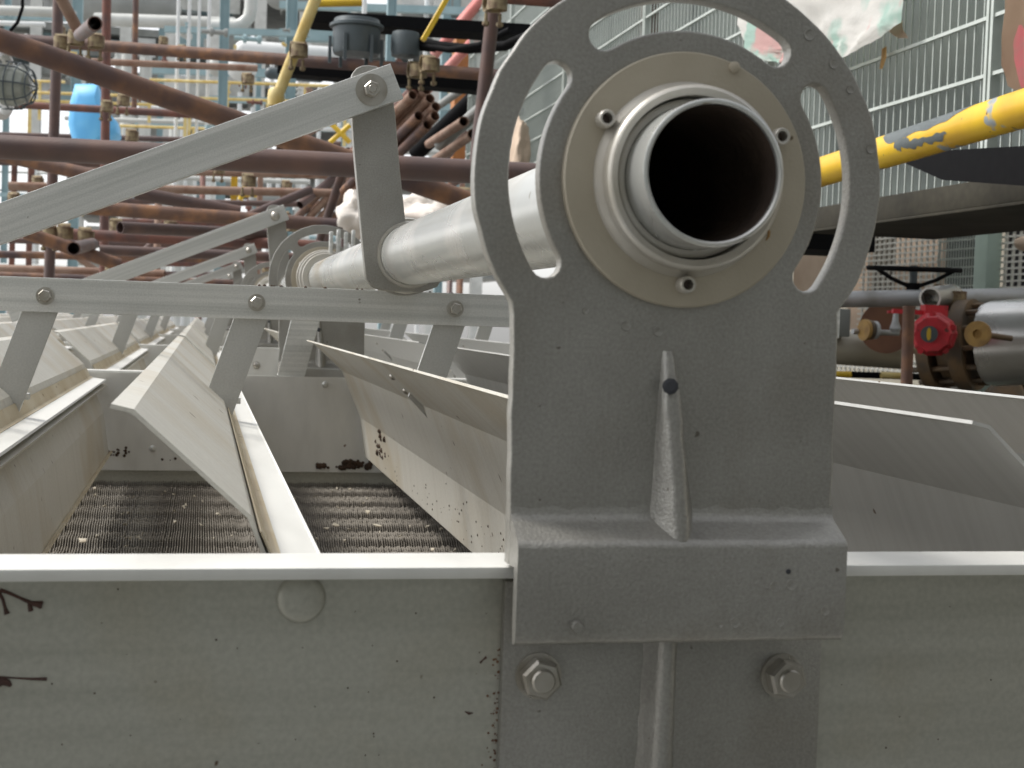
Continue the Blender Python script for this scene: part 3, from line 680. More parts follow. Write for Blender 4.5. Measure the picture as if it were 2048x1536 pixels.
# black cable tray, junction boxes and cables
o = B().obox(P3((618, 40, 5.6)), P3((1060, 68, 5.6)), .045, .16).put('cable_tray', 'black'); tag(o, 'black cable tray running behind the junction boxes', 'cable tray')
o = B().obox(P3((560, 138, 5.9)), P3((1000, 178, 5.9)), .05, .12).put('cable_tray', 'black'); tag(o, 'lower black cable tray seen behind the crank arm', 'cable tray')
t = thing('junction_box', 'large round dark grey junction box hanging under the cable tray', 'junction box', P3((712, 110, 5.3)))
B().lathe([(.05, 0), (.085, .005), (.09, .02), (.09, .10), (.102, .105), (.102, .115), (.09, .12), (.085, .135), (.03, .14)], P3((712, 112, 5.3)), (0, 0, 1), 28, closed=False, capends=True).put('body', 'darkgrey', t)
for k in range(6):
    a = k * math.pi / 3; c = P3((712, 92, 5.3)) + Vector((math.cos(a) * .098, math.sin(a) * .098, -.03)); B().box(c - Vector((.006, .006, .04)), c + Vector((.006, .006, .06))).put('lug', 'darkgrey', t)
t = thing('junction_box', 'small round dark grey junction box joined to the black cables', 'junction box', P3((810, 118, 5.3)))
B().lathe([(.03, 0), (.052, .006), (.056, .03), (.056, .075), (.05, .095), (.02, .1)], P3((810, 116, 5.3)), (0, 0, 1), 24, closed=False, capends=True).put('body', 'darkgrey', t)
B().lathe([(.02, 0), (.02, .08)], P3((830, 90, 5.3)), (1, 0, -.02), 14, closed=False, capends=True).put('gland', 'black', t)
def cable(label, pts, r, mtl='black', name='cable'):
    return tag(B().tube([P3(p) for p in pts], r, 10).put(name, mtl), label, 'cable', 'cables')
cable('thick black cable leaving the small junction box', ((838, 82, 5.3), (880, 92, 5.25), (940, 98, 5.2), (1010, 92, 5.1), (1060, 70, 5.0)), .018)
cable('second black cable sagging towards the bracket head', ((838, 90, 5.3), (900, 100, 5.2), (960, 90, 5.1), (1020, 60, 5.0)), .012)
cable('thin dark cable hanging beside the caged lamp', ((45, -30, 5), (45, 15, 5), (35, 45, 5), (20, 62, 5)), .006)
# cables and dark straps sloping down behind the bracket's left rim
for i, (a, b, r, m) in enumerate((((1190, -60, 6.4), (905, 190, 7.4), .02, 'palepipe'), ((1150, 20, 6.2), (880, 210, 7.2), .02, 'midgrey'), ((1080, 70, 8.2), (830, 310, 8.8), .05, 'black'), ((1060, 130, 6.0), (880, 290, 7.0), .03, 'midgrey'), ((1040, 220, 6.2), (950, 330, 6.8), .02, 'galv'))):
    plain('sloping_rail', ('pale', 'grey', 'thick black', 'wide grey', 'galvanised')[i] + ' sloping rail between the crank arm and the bracket rim', 'rail', a, b, r, m, 'sloping rails')

def lump(name, label, cat, c, sx, sy, sz, mtl, seed, amp=.35, sub=4):
    b = B(); bmesh.ops.create_icosphere(b.bm, subdivisions=sub, radius=1)
    for v in b.bm.verts:
        p = v.co.copy(); d = 1 + amp * noise.noise(p * 1.3 + Vector((seed, 0, 0))) + amp * .5 * noise.noise(p * 3.1 + Vector((0, seed, 0))) + amp * .25 * noise.noise(p * 7 + Vector((0, 0, seed)))
        v.co = Vector(c) + Vector((p.x * sx * d, p.y * sy * d, p.z * sz * d))
    return tag(b.put(name, mtl, None, 60), label, cat)
lump('wrapped_bundle', 'crumpled off-white wrapped bundle behind the shaft and crank arm', 'bundle', P3((870, 430, 4.2)), .14, .12, .07, 'sack_plain', 1)
lump('wrapped_bundle', 'crumpled off-white bundle between the crank arm and the second bracket', 'bundle', P3((722, 425, 4.4)), .07, .1, .075, 'sack_plain', 5)
lump('torn_sack', 'brown torn sack edge seen through the bracket slot', 'sack', P3((1038, 300, 4.5)), .03, .05, .10, 'card_tan', 9)
# caged lamp at the frame edge
p = P3((8, 170, 5.2))
t = thing('caged_lamp', 'bulkhead lamp with wire cage and pale rim hanging beside the scaffold', 'lamp', p)
ax = Vector((1, -.25, -.05)).normalized()
B().lathe([(.125, -.03), (.13, -.01), (.128, .0), (.11, .004), (.10, -.03)], p, ax, 32).put('rim', 'silver', t)
B().lathe([(.075, 0), (.075, .05), (.06, .085), (.02, .1)], p, ax, 20, closed=False, capends=True).put('glass', 'glass', t)
e1 = ax.orthogonal().normalized(); e2 = ax.cross(e1)
for k in range(8):
    a = k * math.pi / 4; d = e1 * math.cos(a) + e2 * math.sin(a)
    B().tube([p + d * .088, p + d * .085 + ax * .06, p + d * .062 + ax * .10, p + d * .01 + ax * .122], .003, 6).put('cage_wire', 'darkgrey', t)
for h, r in ((.03, .088), (.065, .084), (.1, .062)):
    B().tube([p + ax * h + (e1 * math.cos(a * math.pi / 10) + e2 * math.sin(a * math.pi / 10)) * r for a in range(21)], .003, 6).put('cage_ring', 'darkgrey', t)

# ================================================================== grating wall on the right
GX = 1.13
yA = at(1988, 100, X=GX).y
z1 = at(1987, 35, X=GX).z; z2 = at(1985, 150, X=GX).z; dz = z1 - z2
zb = at(1800, 390, X=GX).z
barme = B(); barme.box((-.0016, -.0013, 0), (.0016, .0013, 1.35)); barme = barme.mesh('grating', 0)
crme = B(); crme.box((-.0085, 0, -.0032), (-.0017, .98, .0032)); crme = crme.mesh('grating', 0)
frme = B(); frme.box((-.012, -.004, 0), (.008, .004, 1.36)); frme = frme.mesh('grating', 0)
GRL = ['galvanised bar grating panel beside the cardboard with pink paint', 'galvanised bar grating panel behind the white printed sack', 'galvanised bar grating panel seen through the bracket head slots',
       'galvanised bar grating panel beyond the bracket head', 'galvanised bar grating panel at the far end of the wall', 'last galvanised bar grating panel on the wall beside the bracket']
for i in range(6):
    y0 = yA - 1.0 + i * 1.0
    t = thing('grating_panel', GRL[i], 'grating', (GX, y0, zb), 'grating wall panels')
    for yy in (.006, .992): link('frame_bar', frme, t, (0, yy, 0))
    for k in range(1, 34): link('bearing_bar', barme, t, (0, .006 + k * .029, 0))
    z = z1 - math.ceil((z1 - zb) / dz) * dz
    k = 0
    while z < zb + 1.34:
        if z > zb: link('cross_bar', crme, t, (0, .01, z - zb))
        z += dz
    B().box((GX + .15, y0, zb - .0), (GX + .155, y0 + .999, zb + 1.36)).put('backing_sheet', 'backing', t)
yE = at(1625, 440, X=GX).y
zl = at(1765, 449, X=GX).z
t = thing('edge_beam', 'dark painted beam carrying the grating wall', 'beam', (GX, 0, zl))
B().box((GX - .02, -2.5, zl + .006), (GX + .3, yE, zb - .001), .002).put('plank', 'olive', t)
B().box((GX - .024, -2.5, zl), (GX + .3, yE, zl + .0055), .001).put('lower_edge', 'olive', t)
pl = [at(u, v, X=.98) for u, v in ((1790, 318), (1900, 300), (2080, 290), (2080, 374), (1885, 360), (1800, 322))]
o = B().prism([(p.y, p.z) for p in pl], .98, 1.02, 'YZ').put('black_plate', 'black')
tag(o, 'black pointed steel plate hanging below the worn yellow pipe', 'plate')
o = B().box(at(1600, 497, D=3.3), at(1768, 425, D=3.3) + Vector((0, .3, 0))).put('black_box', 'black'); tag(o, 'black steel box behind the right slot of the bracket', 'box')
p = at(1767, 305, X=.79); q = at(2048, 217, X=.79)
d = (q - p).normalized()
o = pipe_between(p - d * 1.2, q + d * .6, .0241, 'yellow_worn', 'yellow_pipe', True, True, 32); tag(o, 'thick yellow pipe with worn grey patches beside the bracket head', 'pipe')

yp = o; pa = p - d * 1.2
sx = d.cross(Vector((0, 0, 1))).normalized(); sx = sx if sx.x < 0 else -sx; su = sx.cross(d); su = su if su.z > 0 else -su
def worn(u0, u1, lo, hi, seed):
    s0 = (at(u0, 305 - (u0 - 1767) * .313, X=.79) - pa).length; s1 = (at(u1, 305 - (u1 - 1767) * .313, X=.79) - pa).length
    b = B(); A = []
    for i in range(41):
        f = i / 40; w_ = min(1, 6 * f, 6 * (1 - f)) ** .5
        l = lo(f) + 14 * noise.noise((f * 9, seed, 0)); h_ = hi(f) + 9 * noise.noise((f * 8, seed, 5)); m_ = (l + h_) / 2
        A.append([b.bm.verts.new(pa + d * (s0 + (s1 - s0) * f) + (sx * math.cos(R(a)) + su * math.sin(R(a))) * .02455) for a in [m_ + (l - m_) * w_ + (h_ - l) * w_ * k / 10 for k in range(11)]])
    for i in range(40):
        for k in range(10): b.bm.faces.new((A[i][k], A[i][k + 1], A[i + 1][k + 1], A[i + 1][k]))
    bmesh.ops.solidify(b.bm, geom=list(b.bm.faces), thickness=.0006)
    oo = b.mesh('wornpatch', 40, yp.location); oo.name = 'worn_patch'; link('worn_patch', oo, yp)
worn(1784, 1965, lambda f: 2 + 28 * f, lambda f: 112, 1.5)
worn(1835, 1925, lambda f: -40 + 8 * f, lambda f: -10, 7.5)
worn(1818, 1850, lambda f: -25, lambda f: 10, 4.5)

def cloth(name, label, cat, left, right, X, mtl, seed, amp=.02, nu=26, nv=30, parent=None, th=.003):
    def samp(pl, s):
        s *= len(pl) - 1; i = min(int(s), len(pl) - 2); f = s - i
        return pl[i][0] + (pl[i + 1][0] - pl[i][0]) * f, pl[i][1] + (pl[i + 1][1] - pl[i][1]) * f
    b = B(); A = []
    for j in range(nv + 1):
        l = samp(left, j / nv); r = samp(right, j / nv); row = []
        for i in range(nu + 1):
            f = i / nu; u = l[0] + (r[0] - l[0]) * f; v = l[1] + (r[1] - l[1]) * f
            p = at(u, v, X=X)
            w1 = p.y * 14 + p.z * 9 + 2.5 * noise.noise((p.y * 5, p.z * 5, seed)); p.x += amp * .8 * noise.noise((p.y * 4 + seed, p.z * 4, 1)) + amp * .35 * abs(math.sin(w1 * 2.2)) ** .6 + amp * .25 * noise.noise((p.y * 45, p.z * 25 + seed, 4)) - amp * .5
            row.append(b.bm.verts.new(p))
        A.append(row)
    for j in range(nv):
        for i in range(nu): b.bm.faces.new((A[j][i], A[j][i + 1], A[j + 1][i + 1], A[j + 1][i]))
    fs = list(b.bm.faces); bmesh.ops.solidify(b.bm, geom=fs, thickness=th)
    o = b.put(name, mtl, parent, 60)
    if label: tag(o, label, cat)
    return o
cloth('woven_sack', 'white woven sack with green and pink print hanging on the grating', 'sack', [(1470, -90), (1478, 0), (1484, 50), (1500, 98), (1530, 118), (1570, 128)], [(1800, -90), (1808, 0), (1800, 45), (1770, 75), (1715, 108), (1655, 128)], GX - .05, 'sack', 2.3, .03)
cloth('torn_scrap', 'small orange torn strip caught on the grating', 'scrap', [(1765, 98), (1763, 118), (1760, 138)], [(1773, 92), (1774, 115), (1766, 138)], GX - .022, 'ochre', 4, .004, 4, 8)
cloth('torn_scrap', 'frayed cream corner of the sack hanging on the grating', 'scrap', [(1778, 62), (1785, 68), (1795, 76)], [(1806, 40), (1806, 60), (1814, 76)], GX - .03, 'card_tan', 6, .01, 6, 8)
cb = cloth('cardboard', 'brown cardboard sheet with pink paint mark on the grating', 'cardboard', [(2014, -60), (2012, 20), (2006, 70), (2003, 130), (2018, 172), (2030, 180)], [(2110, -60), (2110, 20), (2110, 70), (2110, 130), (2110, 165), (2110, 170)], GX - .05, 'card', 8, .006, 14, 20)
cloth('paint_mark', None, None, [(2038, 50), (2026, 85), (2028, 120), (2036, 150), (2042, 175)], [(2044, 50), (2062, 85), (2066, 120), (2062, 150), (2058, 175)], GX - .062, 'pink', 8, .004, 8, 14, cb)

# ================================================================== valve corner beyond the beam
WX = 2.15
def mesh_panel(name, label, u0, u1, v0, v1, X, pit, th, mtl='meshwhite'):
    a = at(u0, v0, X=X); c = at(u1, v0, X=X); ztop = at((u0 + u1) / 2, v0, X=X).z; zbot = at((u0 + u1) / 2, v1, X=X).z
    ya, yb = c.y, a.y
    t = thing(name, label, 'mesh', (X, (ya + yb) / 2, zbot), None)
    py = pit * 2; ny = int((yb - ya) / py); nz = int((ztop - zbot) / pit)
    for i in range(ny + 1): B().box((X, ya + i * py - th * .8, zbot), (X + th, ya + i * py + th * .8, ztop)).put('wire', mtl, t, 0)
    for j in range(nz + 1): B().box((X - th * .9, ya, zbot + j * pit - th / 2), (X - th * .05, yb, zbot + j * pit + th / 2)).put('cross_wire', mtl, t, 0)
    return t
mesh_panel('wire_mesh', 'white square mesh panel behind the black handwheel', 1725, 1880, 440, 650, WX, .019, .0055)
mesh_panel('wire_mesh', 'white square mesh panel beside the sage green post', 2000, 2090, 400, 600, WX, .019, .0055)
mesh_panel('wire_mesh', 'low white square mesh strip behind the rusty post', 1640, 1850, 716, 748, 2.6, .022, .006)
t = thing('grating_panel', 'small galvanised grating panel beside the sage green post', 'grating', at(1925, 570, X=WX))
a = at(1882, 430, X=WX); c = at(1972, 430, X=WX); zt = at(1925, 425, X=WX).z; zo = at(1925, 590, X=WX).z
for j in range(int((zt - zo) / .0292) + 1): B().box((WX - .01, c.y, zo + j * .0292 - .002), (WX + .01, a.y, zo + j * .0292 + .002)).put('bearing_bar', 'grating', t, 0)
for i in range(int((a.y - c.y) / .016) + 1): B().box((WX - .013, c.y + i * .016 - .0012, zo), (WX - .0105, c.y + i * .016 + .0012, zt)).put('cross_bar', 'grating', t, 0)
B().box((WX + .03, c.y, zo), (WX + .035, a.y, zt)).put('backing_sheet', 'backing', t)
a = at(1970, 420, X=WX - .02); c = at(1996, 420, X=WX - .02)
o = B().box((WX - .05, c.y, -.6), (WX, a.y, zt + .3), .003).put('steel_post', 'sage'); tag(o, 'sage green painted steel post beside the small grating panel', 'post')
for (u0, u1, v0, v1, X, m, lb) in ((1590, 1650, 470, 590, 2.1, 'card_tan', 'tan board seen through the foot of the right slot'), (1700, 1735, 500, 660, 2.3, 'card_tan', 'tan board edge beside the white square mesh'),
        (1795, 1820, 455, 640, 2.25, 'card_tan', 'narrow tan board strip behind the square mesh'), (1826, 1878, 452, 640, 2.24, 'card_tan', 'wide tan cardboard behind the black handwheel'), (2015, 2120, 380, 640, 2.5, 'black', 'dark sheet behind the square mesh by the sage post'), (1720, 1900, 425, 640, 2.6, 'olive', 'dark sheet behind the square mesh and handwheel')):
    a = at(u0, v0, X=X); c = at(u1, v1, X=X)
    o = B().box((X, min(a.y, c.y), c.z), (X + .012, max(a.y, c.y), a.z)).put('board', m); tag(o, lb, 'board')
# back wall of sheeting behind the valve corner
a = at(1560, 640, X=2.95); o = B().box((2.95, -1, -.6), (3.0, a.y + .4, .9)).put('sheet_wall', 'brownclad'); tag(o, 'beige sheet wall closing the corner behind the valves', 'wall')
lump('hard_hat', 'small pale round cap hanging on the square mesh', 'cap', at(2050, 487, X=WX - .03), .03, .03, .022, 'card_tan', 3, .08, 3)
# handwheel
hc = P3((1828, 538, 4.05)); t = thing('handwheel', 'black spoked handwheel on a stem above the galvanised tube', 'handwheel', hc - Vector((0, 0, .1)))
hx = Vector((-.015, -.045, 1)).normalized(); e1 = hx.orthogonal().normalized(); e2 = hx.cross(e1)
B().tube([hc + (e1 * math.cos(k * math.pi / 20) + e2 * math.sin(k * math.pi / 20)) * .128 for k in range(41)], .0075, 10, False).put('rim', 'black', t)
for k in range(3):
    a = k * 2 * math.pi / 3 + .35; d = e1 * math.cos(a) + e2 * math.sin(a)
    B().tube([hc + d * .126, hc + d * .07 - hx * .03, hc - hx * .055], .006, 8).put('spoke', 'black', t)
B().lathe([(.017, -.07), (.02, -.04)], hc, hx, 14, closed=False, capends=True).put('hub', 'black', t)
B().lathe([(.011, -.16), (.011, .01)], hc, hx, 12, closed=False, capends=True).put('stem', 'darkgrey', t)
# galvanised tube with clamp
o = pipe_between(P3((1560, 601, 4.0)), P3((2160, 590, 4.1)), SR, 'galv', 'galvanised_tube', True, True); tag(o, 'long galvanised level tube above the red valve', 'tube')
o = pipe_between(P3((1860, 596, 3.86)), P3((1905, 590, 4.02)), .031, 'silver', 'tube_socket', True, True, 24, .006); tag(o, 'bright open tube socket clamped on the galvanised tube', 'socket')
coupler(1888, 592, 4.0, 1.1, (1, 0, 0), 'dark clamp gripping the galvanised tube beside the open socket')
# insulated pipe, flanges and red gearbox
ax = (P3((2140, 678, 3.75)) - P3((1900, 692, 3.95))).normalized()
fc = P3((1938, 690, 3.92))
t = thing('insulated_pipe', 'bright clad insulated pipe with brown bolted flanges', 'pipe', fc - Vector((0, 0, .13)))
B().lathe([(.06, .03), (.112, .05), (.118, .07), (.118, .9)], fc, ax, 40, closed=False, capends=True).put('cladding', 'silver', t)
for h0, h1, r in ((-.11, -.075, .125), (-.06, -.02, .10), (-.02, .02, .128)):
    B().lathe([(r, h0), (r, h1)], fc, ax, 40, closed=False, capends=True).put('flange', 'brownsteel', t)
e1 = ax.orthogonal().normalized(); e2 = ax.cross(e1)
for k in range(12):
    a = k * math.pi / 6; c = fc + (e1 * math.cos(a) + e2 * math.sin(a)) * .108
    B().lathe([(.008, -.13), (.008, .05)], c, ax, 6, closed=False, capends=True).put('flange_bolt', 'brownsteel', t, 20)
sp = P3((1957, 668, 3.65)); sax = (C - sp).normalized() + Vector((-.35, 0, 0))
B().lathe([(.034, 0), (.034, .012), (.012, .013), (.012, .004), (.001, .004)], sp, sax, 24, closed=False).put('branch_flange', 'ochre', t)
B().lathe([(.011, -.1), (.011, 0)], sp, sax, 12, closed=False, capends=True).put('branch', 'brownsteel', t)
pipe = P3((2010, 676, 3.65)); o2 = B().lathe([(.008, 0), (.008, .07)], P3((1975, 670, 3.65)), (1, 0, -.1), 10, closed=False, capends=True).put('branch_stub', 'brownsteel', t)
gc = P3((1852, 668, 3.72)); gax = (C - gc).normalized() + Vector((-.1, 0, .0))
t = thing('valve_gearbox', 'red valve gearbox with yellow position indicator', 'gearbox', gc - Vector((0, 0, .06)))
B().lathe([(.040, -.10), (.058, -.09), (.060, -.02), (.052, -.01), (.050, .02), (.046, .026), (.001, .026)], gc + Vector((.02, 0, 0)), gax, 10, closed=False, capends=True).put('housing', 'red', t, 25)
B().lathe([(.022, 0), (.022, .006), (.001, .007)], gc + Vector((.012, 0, 0)) + gax.normalized() * .026, gax, 24, closed=False, capends=True).put('indicator_rim', 'darkgrey', t)
iw = gc + Vector((.012, 0, 0)) + gax.normalized() * .034
B().loft([[iw + gax.normalized() * h + Vector((.007 * math.cos(a) , 0, .017 * math.sin(a))) for a in [k * math.pi / 8 for k in range(16)]] for h in (0, .002)]).put('indicator', 'yellow', t)
for k in range(5):
    a = k * 1.2566 + .3; n1 = gax.orthogonal().normalized(); n2 = gax.normalized().cross(n1)
    B().lathe([(.009, -.02), (.009, .008)], gc + Vector((.02, 0, 0)) + (n1 * math.cos(a) + n2 * math.sin(a)) * .054, gax, 6, closed=False, capends=True).put('bolt', 'red', t, 20)
o = B().obox(P3((1785, 622, 3.8)), P3((1862, 626, 3.8)), .012, .02).put('lever', 'red', t); B().obox(P3((1845, 628, 3.8)), P3((1890, 630, 3.8)), .05, .05).put('neck', 'red', t)
o = pipe_between(P3((1818, 612, 3.6)), P3((1812, 800, 3.6)), .0150, 'rust', 'rusty_post', True, True, 14); tag(o, 'short rusty upright post in front of the red gearbox', 'post')
dc = P3((1772, 655, 4.6)); o = B().lathe([(.085, 0), (.085, .02)], dc, (C - dc), 36, closed=False, capends=True).put('blank_disc', 'rustplate'); tag(o, 'round rust brown disc behind the small valve', 'disc')
o = pipe_between(P3((1600, 690, 4.75)), P3((1815, 705, 4.7)), .058, 'brownclad', 'clad_pipe'); tag(o, 'beige clad pipe low behind the small valve', 'pipe')
o = B().box(P3((1640, 672, 4.6)), P3((1708, 618, 4.6)) + Vector((0, .1, 0)), .004).put('grey_box', 'midgrey'); tag(o, 'plain grey box behind the neck of the bracket', 'box')
t = thing('small_valve', 'small steel gate valve with yellow flange and red lever', 'valve', P3((1775, 690, 4.3)))
B().lathe([(.009, 0), (.009, .17)], P3((1705, 663, 4.35)), (1, .15, 0), 12, closed=False, capends=True).put('body_tube', 'galv', t)
for u, m, r in ((1730, 'ochre', .033), (1739, 'brownsteel', .03), (1748, 'galv', .028)): B().lathe([(r, -.006), (r, .006)], P3((u, 660, 4.33)), (1, .15, 0), 24, closed=False, capends=True).put('flange', m, t)
B().lathe([(.012, 0), (.018, .012), (.01, .035), (.008, .06)], P3((1790, 665, 4.33)), (0, 0, 1), 12, closed=False, capends=True).put('bonnet', 'galv', t)
B().obox(P3((1775, 624, 4.33)), P3((1815, 620, 4.33)), .008, .014).put('lever', 'red', t)
for a, b, m, lb in (((1640, 748, 4.6), (1702, 749, 4.6), 'yellow', 'short yellow tube low behind the bracket edge'), ((1762, 750, 4.6), (1815, 752, 4.6), 'cream_yellow', 'pale yellow tube low behind the rusty post'), ((1700, 749, 4.65), (1850, 754, 4.7), 'black', 'black tube low between the yellow tubes')):
    plain('low_tube', lb, 'tube', a, b, .011, m, open_p=True)
o = B().box(P3((1872, 782, 4.2)), P3((1960, 768, 4.2)) + Vector((0, .1, 0))).put('steel_angle', 'galv'); tag(o, 'pale steel offcut below the insulated pipe', 'offcut')
lump('dirty_block', 'dark dirty block below the insulated pipe flange', 'block', P3((2010, 795, 4.2)), .06, .06, .06, 'brownsteel', 12, .3, 3)
o = B().box(P3((2020, 830, 4.3)), P3((2110, 745, 4.3)) + Vector((0, .2, 0)), .005).put('pipe_support', 'black'); tag(o, 'black saddle support under the insulated pipe', 'support')

# ================================================================== process plant far behind
rp = random.Random(21)
GZ = -14.0
def vcol(u, vt, D, wpx, mtl, name, label, cat, group, zb=GZ, round_=False):
    p = P3((u, vt, D)); r = wpx * D / 2800 / 2
    if round_: o = B().lathe([(r, 0), (r, p.z - zb)], (p.x, p.y, zb), (0, 0, 1), 16, closed=False, capends=True).put(name, mtl)
    else:
        b = B(); b.box((p.x - r, p.y - r * .08, zb), (p.x + r, p.y + r * .08, p.z)); b.box((p.x - r, p.y - r, zb), (p.x - r * .84, p.y + r, p.z - .002)); b.box((p.x + r * .84, p.y - r, zb), (p.x + r, p.y + r, p.z - .002)); o = b.put(name, mtl)
    return tag(o, label, cat, group)
def hbar(u0, u1, v, D, wpx, mtl, name, label, cat, group, round_=True):
    r = wpx * D / 2800 / 2; p = P3((u0, v - (u1 - u0) * .012, D)); q = P3((u1, v + (u1 - u0) * .012, D)); q.z = p.z
    if round_: o = pipe_between(p, q, r, mtl, name, n=14)
    else: o = B().obox(p, q, 2 * r, 2 * r).put(name, mtl)
    return tag(o, label, cat, group)
# steel frame of the rack
for u, vt, D, w in ((160, -200, 26, 20), (455, -200, 17, 19), (590, -200, 20, 22), (790, -200, 22, 18), (330, -200, 32, 12), (700, -200, 34, 14), (20, -200, 36, 12), (900, -200, 30, 16), (520, 60, 34, 10), (250, 160, 34, 9)):
    vcol(u, vt, D, w, 'teal', 'steel_column', 'pale teal steel column of the pipe rack', 'column', 'pipe rack columns')
for u0, u1, v, D, w in ((330, 620, 62, 19.8, 12), (560, 740, 72, 21, 22), (300, 560, 142, 26, 16), (0, 330, 35, 30, 14), (420, 1000, 205, 24, 12), (250, 720, 250, 25, 10), (300, 1000, 345, 28, 12), (0, 480, 395, 33, 8), (560, 1000, 15, 28, 14)):
    hbar(u0, u1, v, D, w, 'teal', 'steel_beam', 'pale teal steel beam of the pipe rack', 'beam', 'pipe rack beams', False)
# upright white pipes
for u, vt, D, w in ((362, -200, 18, 7), (384, -200, 18, 7), (404, -200, 18, 6), (424, -200, 18, 7), (258, 110, 22, 28), (292, 115, 22, 24), (545, 120, 24, 9), (640, 170, 26, 8), (480, 185, 26, 9), (390, 200, 26, 8), (420, 210, 28, 9), (365, 215, 28, 7), (735, -200, 26, 10), (860, -200, 28, 9), (505, 215, 30, 7), (350, 255, 24, 22), (445, 290, 22, 10), (410, 345, 22, 10), (365, 350, 21, 44), (440, 340, 24, 18), (560, 215, 30, 8), (610, 195, 30, 8), (680, 205, 30, 8), (70, 330, 34, 8), (30, 340, 34, 6), (480, 330, 34, 6)):
    vcol(u, vt, D, w, 'whitepipe' if w < 15 else 'palepipe', 'upright_pipe', ('thin white' if w < 9 else 'slim white' if w < 15 else 'thick pale grey') + ' upright pipe standing in the far plant', 'pipe', 'far upright pipes', round_=True)
# level pipes
for u0, u1, v, D, w, m in ((190, 470, 42, 24, 26, 'palepipe'), (-100, 110, 20, 22, 20, 'palepipe'), (-100, 90, 45, 24, 10, 'whitepipe'), (130, 450, 240, 20, 9, 'palepipe'), (330, 620, 358, 16, 10, 'palepipe'), (300, 700, 470, 22, 8, 'whitepipe'),
        (330, 560, 445, 24, 9, 'palepipe'), (250, 600, 405, 30, 7, 'whitepipe'), (-100, 180, 530, 30, 8, 'palepipe'), (600, 1000, 300, 26, 9, 'palepipe'), (640, 1000, 262, 24, 8, 'whitepipe'), (560, 900, 395, 26, 10, 'palepipe'), (-100, 330, 345, 40, 5, 'palepipe'), (-100, 150, 380, 40, 4, 'midgrey')):
    hbar(u0, u1, v, D, w, m, 'level_pipe', {'palepipe': 'pale grey', 'whitepipe': 'white', 'midgrey': 'mid grey'}[m] + (' thick' if w > 15 else ' slim') + ' level pipe in the far plant', 'pipe', 'far level pipes')
# elbow pipe
D = 20; pts = [P3((503, -80, D)), P3((502, 15, D)), P3((498, 35, D)), P3((485, 48, D)), P3((470, 52, D)), P3((420, 52, D))]
tag(B().tube(pts, 13 * D / 2800, 14).put('elbow_pipe', 'palepipe'), 'pale pipe with a right angle elbow above the white vessel', 'pipe')
# yellow handrails
for i, (u0, u1, v, D) in enumerate(((300, 740, 165, 18), (380, 740, 200, 18), (60, 330, 188, 18), (60, 380, 205, 18), (240, 520, 255, 19), (-60, 130, 160, 20))):
    t = thing('handrail', ('slim yellow handrail far behind the drag link', 'second slim yellow handrail below it behind the drag link', 'slim yellow handrail crossing the tarpaulin top', 'slim yellow handrail just below the tarpaulin top', 'slim yellow handrail behind the level dark tube', 'short yellow handrail beside the caged lamp')[i], 'handrail', P3(((u0 + u1) / 2, v, D)), 'yellow handrails')
    p = P3((u0, v - (u1 - u0) * .012, D)); q = P3((u1, v + (u1 - u0) * .012, D)); q.z = p.z
    B().lathe([(.02, 0), (.02, (q - p).length)], p, q - p, 8, closed=False, capends=True).put('rail', 'cream_yellow', t)
    k = 0
    while k * 1.0 < (q - p).length:
        c = p + (q - p).normalized() * k * 1.0
        B().box(c + Vector((-.02, -.02, -.55)), c + Vector((.02, .02, -.015))).put('rail_post', 'cream_yellow', t); k += 1
vcol(469, 345, 12, 13, 'yellow', 'yellow_post', 'yellow steel post below the level dark tube', 'post', None)
hbar(470, 515, 388, 12, 12, 'yellow', 'yellow_stub', 'short yellow arm on the far yellow post', 'arm', None)
for i, (u0, v0, u1, v1) in enumerate(((650, 235, 700, 285), (700, 250, 660, 285), (480, 400, 500, 350))):
    plain('yellow_strut', 'thin yellow strut behind the drag link and dark tube', 'strut', (u0, v0, 11), (u1, v1, 11), .02, 'yellow', 'thin yellow struts')
# vessels
def vessel(u, v, D, rx, rz, mtl, label):
    p = P3((u, v, D)); a = rx * D / 2800; c = rz * D / 2800
    prof = [(c * math.sin(R(k)), -a + c * (1 - math.cos(R(k)))) for k in range(5, 91, 12)] + [(c * math.sin(R(k)), a - c * (1 + math.cos(R(k)))  + 2 * c - c + c * 0 ) for k in ()]
    prof = prof + [(r, -h) for r, h in prof[::-1]]
    tag(B().lathe(prof, p, (1, 0, 0), 24, closed=False, capends=True).put('vessel', mtl), label, 'vessel')
vessel(582, 108, 22, 112, 20, 'whitepipe', 'long bright white horizontal vessel behind the yellow brace')
vessel(484, 136, 20, 30, 25, 'whitepipe', 'round white vessel end below the long white vessel')
vessel(435, 133, 21, 22, 20, 'palepipe', 'grey dished vessel end beside the round white vessel')
vessel(540, 400, 16, 42, 16, 'midgrey', 'dark grey drum behind the second drag link')
vessel(590, 150, 21, 60, 12, 'darkgrey', 'dark tank underside below the white vessel')
vessel(240, 10, 30, 120, 36, 'midgrey', 'large grey horizontal vessel at the top of the far plant')
vessel(620, -8, 30, 90, 32, 'midgrey', 'large dark grey horizontal vessel above the cable tray')
# blue tarpaulin-wrapped equipment
pts = [(150, 168, 11), (196, 168, 11), (208, 215, 11), (236, 245, 11), (238, 268, 11), (196, 300, 11), (186, 335, 11), (160, 335, 11), (148, 290, 11), (136, 250, 11), (140, 205, 11)]
front = [P3(p) for p in pts]; cen = sum(front, Vector()) / len(front)
rings = [[p + (cen - p) * k + Vector((0, dy, 0)) for p in front] for k, dy in ((.35, -.12), (.1, -.07), (0, 0), (0, .35), (.2, .45))]
tag(B().loft(rings).put('tarpaulin', 'blue', None, 50), 'bright blue tarpaulin wrapped round equipment behind the scaffold', 'tarpaulin')
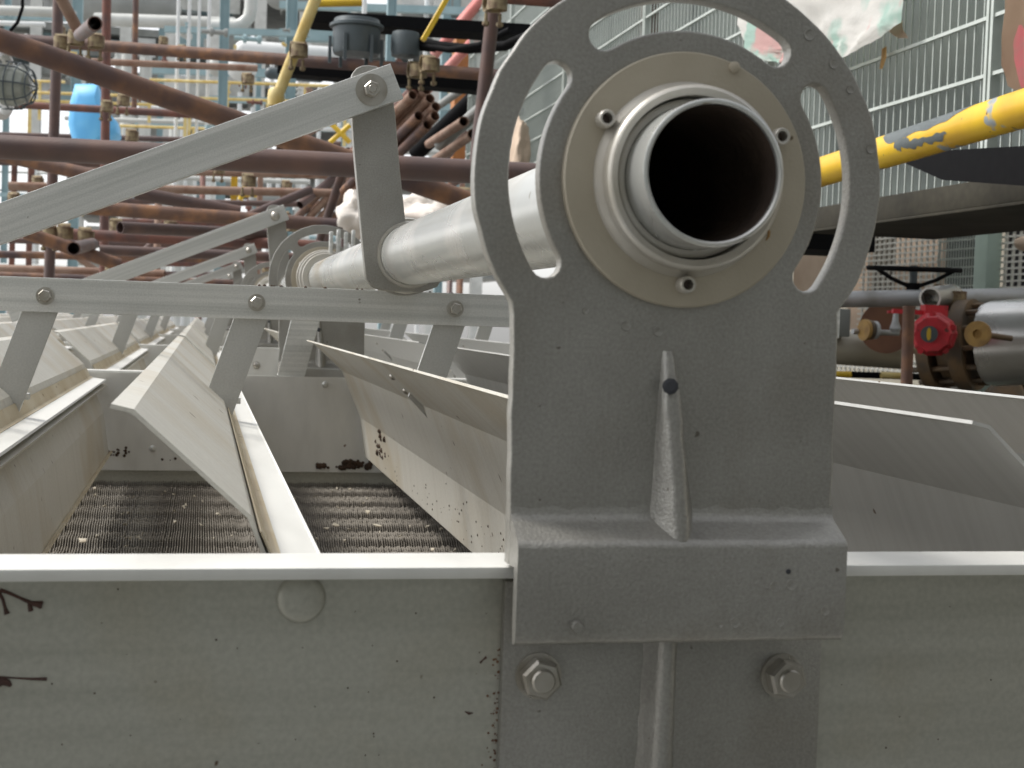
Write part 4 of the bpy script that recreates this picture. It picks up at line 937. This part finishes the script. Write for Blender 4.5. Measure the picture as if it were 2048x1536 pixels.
# small clutter: valves, fittings and stubs on the rack
for i in range(130):
    u = rp.uniform(-40, 1000); v = rp.choice([rp.uniform(20, 230), rp.uniform(180, 480)]); D = rp.uniform(14, 30); s = rp.uniform(3.5, 9) * D / 2800
    if u < 160 and 215 < v < 420: continue
    p = P3((u, v, D)); ax = rp.choice([(1, 0, 0), (0, 0, 1), (.3, .9, 0)])
    mt = rp.choice(['palepipe', 'whitepipe', 'teal', 'midgrey', 'rust_red', 'rust_tan', 'palepipe', 'cream_yellow'])
    L = s * rp.uniform(2, 7)
    o = B().lathe([(s * .5, 0), (s * .5, L * .3), (s, L * .32), (s, L * .42), (s * .55, L * .45), (s * .55, L * .8), (s * .95, L * .82), (s * .95, L * .95)], p, ax, 12, closed=False, capends=True).put('pipe_fitting', mt)
    tag(o, 'small ' + {'palepipe': 'pale grey', 'whitepipe': 'white', 'teal': 'teal', 'midgrey': 'mid grey', 'rust_red': 'rusty red', 'rust_tan': 'tan', 'cream_yellow': 'yellow'}[mt] + ' flanged pipe fitting in the far plant', 'fitting', 'far pipe fittings')
# big process frame far behind
t = thing('process_building', 'hazy grey open process building far behind the pipe rack', 'building', P3((480, 700, 75)))
for u in range(-100, 1060, 90): 
    p = P3((u, -300, 75)); B().box((p.x - .3, p.y - .3, GZ), (p.x + .3, p.y + .3, p.z)).put('column', 'palepipe', t)
for v in (-60, 30, 120, 215, 310, 410, 510):
    p = P3((-120 if v < 150 else 150, v, 75)); q = P3((1060, v, 75)); B().box((p.x, p.y - .4, p.z - .4), (q.x, p.y + 9, p.z)).put('floor', 'midgrey', t)
for i in range(90):
    u = rp.uniform(-110, 1000); v = rp.choice([-60, 30, 120] if u < 160 else [-60, 30, 120, 215, 310, 410]) + 8; p = P3((u, v + 75, 77)); wv = rp.uniform(.6, 2.2); h = rp.uniform(.8, 2.0)
    B().box((p.x - wv, p.y, p.z), (p.x + wv, p.y + 2, p.z + h)).put('equipment', rp.choice(['palepipe', 'midgrey', 'teal', 'whitepipe']), t)
